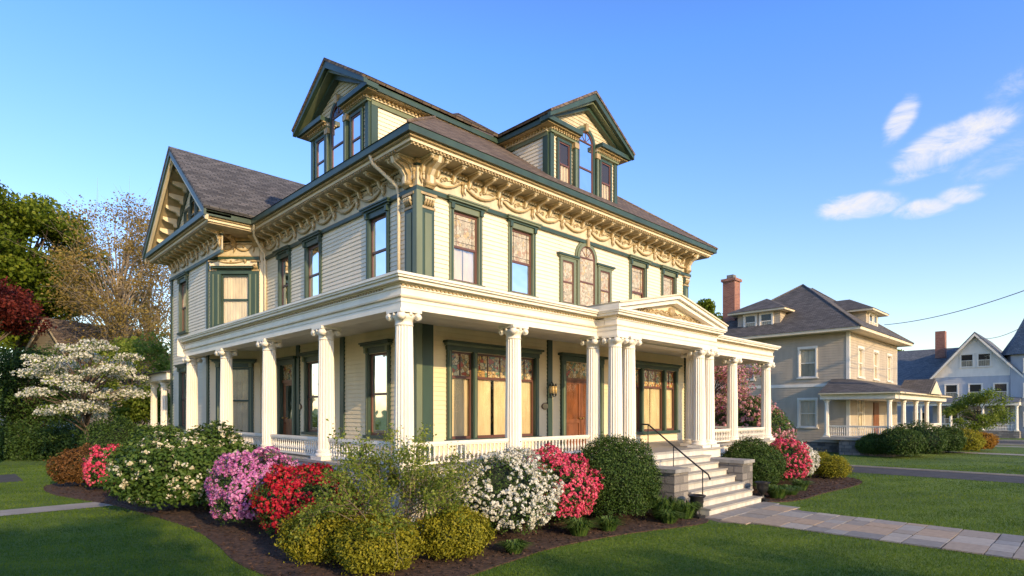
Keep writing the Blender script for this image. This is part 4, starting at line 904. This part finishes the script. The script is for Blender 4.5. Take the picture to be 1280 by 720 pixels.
# utility pole + wires
up=B('utility_pole'); up.lathe(37.5,.5,[(.16,G),(.11,9.5)],'bark',10); up.box(W0,36.7,38.3,.44,.56,8.6,8.72,'bark'); up.build()
uw=B('utility_wire')
def wire(a,b_,sag):
    pts=[]
    for i in range(25):
        t=i/24; pts.append((a[0]+(b_[0]-a[0])*t,a[1]+(b_[1]-a[1])*t,a[2]+(b_[2]-a[2])*t-sag*4*t*(1-t)))
    uw.tube(pts,.022,'iron',4)
wire((37.5,.5,8.7),(51.5,12.0,8.6),.5); wire((37.5,.5,8.2),(76.5,9.6,9.6),1.0); wire((37.5,.4,8.7),(90,-3,9),1.0); uw.build(None,False)
# ================================================================ GRASS
N=420000
xc=R.uniform(-1.02,1.02,N); zc=1/(R.uniform(1/38,1/7.6,N)); zc=np.where(R.uniform(0,1,N)<.6,zc,7.6+ (R.uniform(0,1,N)**1.4)*20); xx=xc*zc
X=xx*RX+zc*FX; Y=xx*RY+zc*FY
P2=np.stack([X,Y],1); keep=np.ones(N,bool)
for pl in (bed1,bed2,path_poly,walk,drv2,drv,nwalk,[(6,9),(24,9),(24,26),(6,32)],[(12.6,6),(17,6),(17,9.2),(12.6,9.2)],[(37.5,8),(60,8),(60,25),(37.5,25)]): keep&=~inpoly(P2,pl)
X,Y,zc=X[keep],Y[keep],zc[keep]; n=len(X); s=np.clip(zc/11,.8,2.6)
a=R.uniform(0,6.28,n); hgt=R.uniform(.02,.045,n)*(.75+.25*s); wd=.0045*s; ln=R.uniform(-.02,.02,(n,2))*s[:,None]
P0=np.stack([X,Y,np.full(n,G)],1); sdv=np.stack([np.cos(a)*wd,np.sin(a)*wd,np.zeros(n)],1); tip=P0+np.concatenate([ln,hgt[:,None]],1)
stripe=.09*np.sign(np.sin((X*.35+Y*.94)*2*math.pi/1.3)); pat=.15*np.sin(X*.9+1)*np.sin(Y*.7)+.10*np.sin(X*2.3)*np.cos(Y*2.9)+.06*np.sin(X*5.1+Y*3.7)
fast('grass',np.stack([P0-sdv,P0+sdv,tip],1).reshape(-1,3),3,[L['grass']],None,np.clip(.48+stripe+pat+R.normal(0,.16,n),0,1))
# ================================================================ WORLD
wld=bpy.data.worlds.new('World'); scene.world=wld; wld.use_nodes=True; nt=NT(wld.node_tree)
out=nt.n('ShaderNodeOutputWorld'); bg=nt.n('ShaderNodeBackground',Strength=.15)
sky=nt.n('ShaderNodeTexSky'); sky.sky_type='NISHITA'; sky.sun_disc=False; sky.sun_elevation=EL; sky.sun_rotation=AZ; sky.air_density=1.0; sky.dust_density=.6; sky.ozone_density=1.6
tc=nt.n('ShaderNodeTexCoord')
sz=nt.n('ShaderNodeSeparateXYZ'); nt.l(tc.outputs['Generated'],sz.inputs[0])
gr=ramp(nt,[(0,(.53,.45,.38)),(.12,(.43,.41,.41)),(.3,(.33,.39,.52)),(.52,(.25,.39,.66)),(.7,(.22,.29,.40)),(1,(.17,.19,.23))]); nt.l(sz.outputs[2],gr.inputs[0])
gm=nt.n('ShaderNodeVectorMath',operation='MULTIPLY'); nt.l(sky.outputs[0],gm.inputs[0]); nt.l(gr.outputs[0],gm.inputs[1])
gs=nt.n('ShaderNodeVectorMath',operation='SCALE'); gs.inputs['Scale'].default_value=4.35; nt.l(gm.outputs[0],gs.inputs[0])
tot=None
RV=Vector((RX,RY,0)); FV=Vector((FX,FY,0)); ZV=Vector((0,0,1))
ns=nt.n('ShaderNodeTexNoise',Scale=15.0,Detail=10.0,Roughness=.66,Distortion=.5); mp=nt.n('ShaderNodeMapping'); mp.inputs['Scale'].default_value=(1,1,2.0); mp.inputs['Rotation'].default_value=(.3,.35,0)
nt.l(tc.outputs['Generated'],mp.inputs[0]); nt.l(mp.outputs[0],ns.inputs['Vector'])
for (cx,cy_,hl,hh,ang,st_) in ((1190,178,52,19,30,1.05),(1126,148,24,12,75,.75),(1150,216,32,8,15,.55),(1074,258,36,13,6,1.05),(1152,262,27,10,10,.85),(1203,243,22,9,15,.75),(1270,105,26,14,40,.4),(1250,200,40,18,30,.35)):
    s_=(cx-640)/731; t_=(515-cy_)/731; d=(RV*s_+FV+ZV*t_); ln_=d.length; d.normalize(); r_=(RV-d*RV.dot(d)).normalized(); u_=r_.cross(d).normalized()
    if u_.z<0: u_=-u_
    ca,sa=math.cos(math.radians(ang)),math.sin(math.radians(ang)); e1=r_*ca+u_*sa; e2=-r_*sa+u_*ca; k=731*ln_
    comps=[]
    for e_,h_ in ((e1,hl),(e2,hh)):
        dp=nt.n('ShaderNodeVectorMath',operation='DOT_PRODUCT'); nt.l(tc.outputs['Generated'],dp.inputs[0]); dp.inputs[1].default_value=tuple(e_*(k/h_))
        pw_=nt.n('ShaderNodeMath',operation='MULTIPLY'); nt.l(dp.outputs['Value'],pw_.inputs[0]); nt.l(dp.outputs['Value'],pw_.inputs[1]); comps.append(pw_)
    ad=nt.n('ShaderNodeMath',operation='ADD'); nt.l(comps[0].outputs[0],ad.inputs[0]); nt.l(comps[1].outputs[0],ad.inputs[1])
    fd=nt.n('ShaderNodeVectorMath',operation='DOT_PRODUCT'); nt.l(tc.outputs['Generated'],fd.inputs[0]); fd.inputs[1].default_value=tuple(d)
    gt=nt.n('ShaderNodeMath',operation='GREATER_THAN'); gt.inputs[1].default_value=0; nt.l(fd.outputs['Value'],gt.inputs[0])
    mr=nt.n('ShaderNodeMapRange',interpolation_type='SMOOTHSTEP'); mr.inputs[1].default_value=0; mr.inputs[2].default_value=2.8; mr.inputs[3].default_value=st_; mr.inputs[4].default_value=0; nt.l(ad.outputs[0],mr.inputs[0])
    ml=nt.n('ShaderNodeMath',operation='MULTIPLY'); nt.l(mr.outputs[0],ml.inputs[0]); nt.l(gt.outputs[0],ml.inputs[1])
    if tot is None: tot=ml
    else:
        m2=nt.n('ShaderNodeMath',operation='MAXIMUM'); nt.l(tot.outputs[0],m2.inputs[0]); nt.l(ml.outputs[0],m2.inputs[1]); tot=m2
n2=nt.n('ShaderNodeMath',operation='MULTIPLY_ADD'); nt.l(ns.outputs[0],n2.inputs[0]); n2.inputs[1].default_value=3.2; n2.inputs[2].default_value=-1.6
a2=nt.n('ShaderNodeMath',operation='ADD'); nt.l(tot.outputs[0],a2.inputs[0]); nt.l(n2.outputs[0],a2.inputs[1])
nr=nt.n('ShaderNodeMapRange',interpolation_type='SMOOTHSTEP'); nr.inputs[1].default_value=.05; nr.inputs[2].default_value=1.55; nt.l(a2.outputs[0],nr.inputs[0])
t3=nt.n('ShaderNodeMath',operation='MULTIPLY'); t3.use_clamp=True; nt.l(tot.outputs[0],t3.inputs[0]); t3.inputs[1].default_value=1.7
cm=nt.n('ShaderNodeMath',operation='MULTIPLY'); nt.l(t3.outputs[0],cm.inputs[0]); nt.l(nr.outputs[0],cm.inputs[1])
mx=nt.n('ShaderNodeMix',data_type='RGBA'); nt.l(cm.outputs[0],mx.inputs[0]); nt.l(gs.outputs[0],mx.inputs[6]); mx.inputs[7].default_value=(6.2,6.1,6.3,1)
nt.l(mx.outputs[2],bg.inputs[0]); nt.l(bg.outputs[0],out.inputs[0])
print('faces',sum(len(m.polygons) for m in bpy.data.meshes))
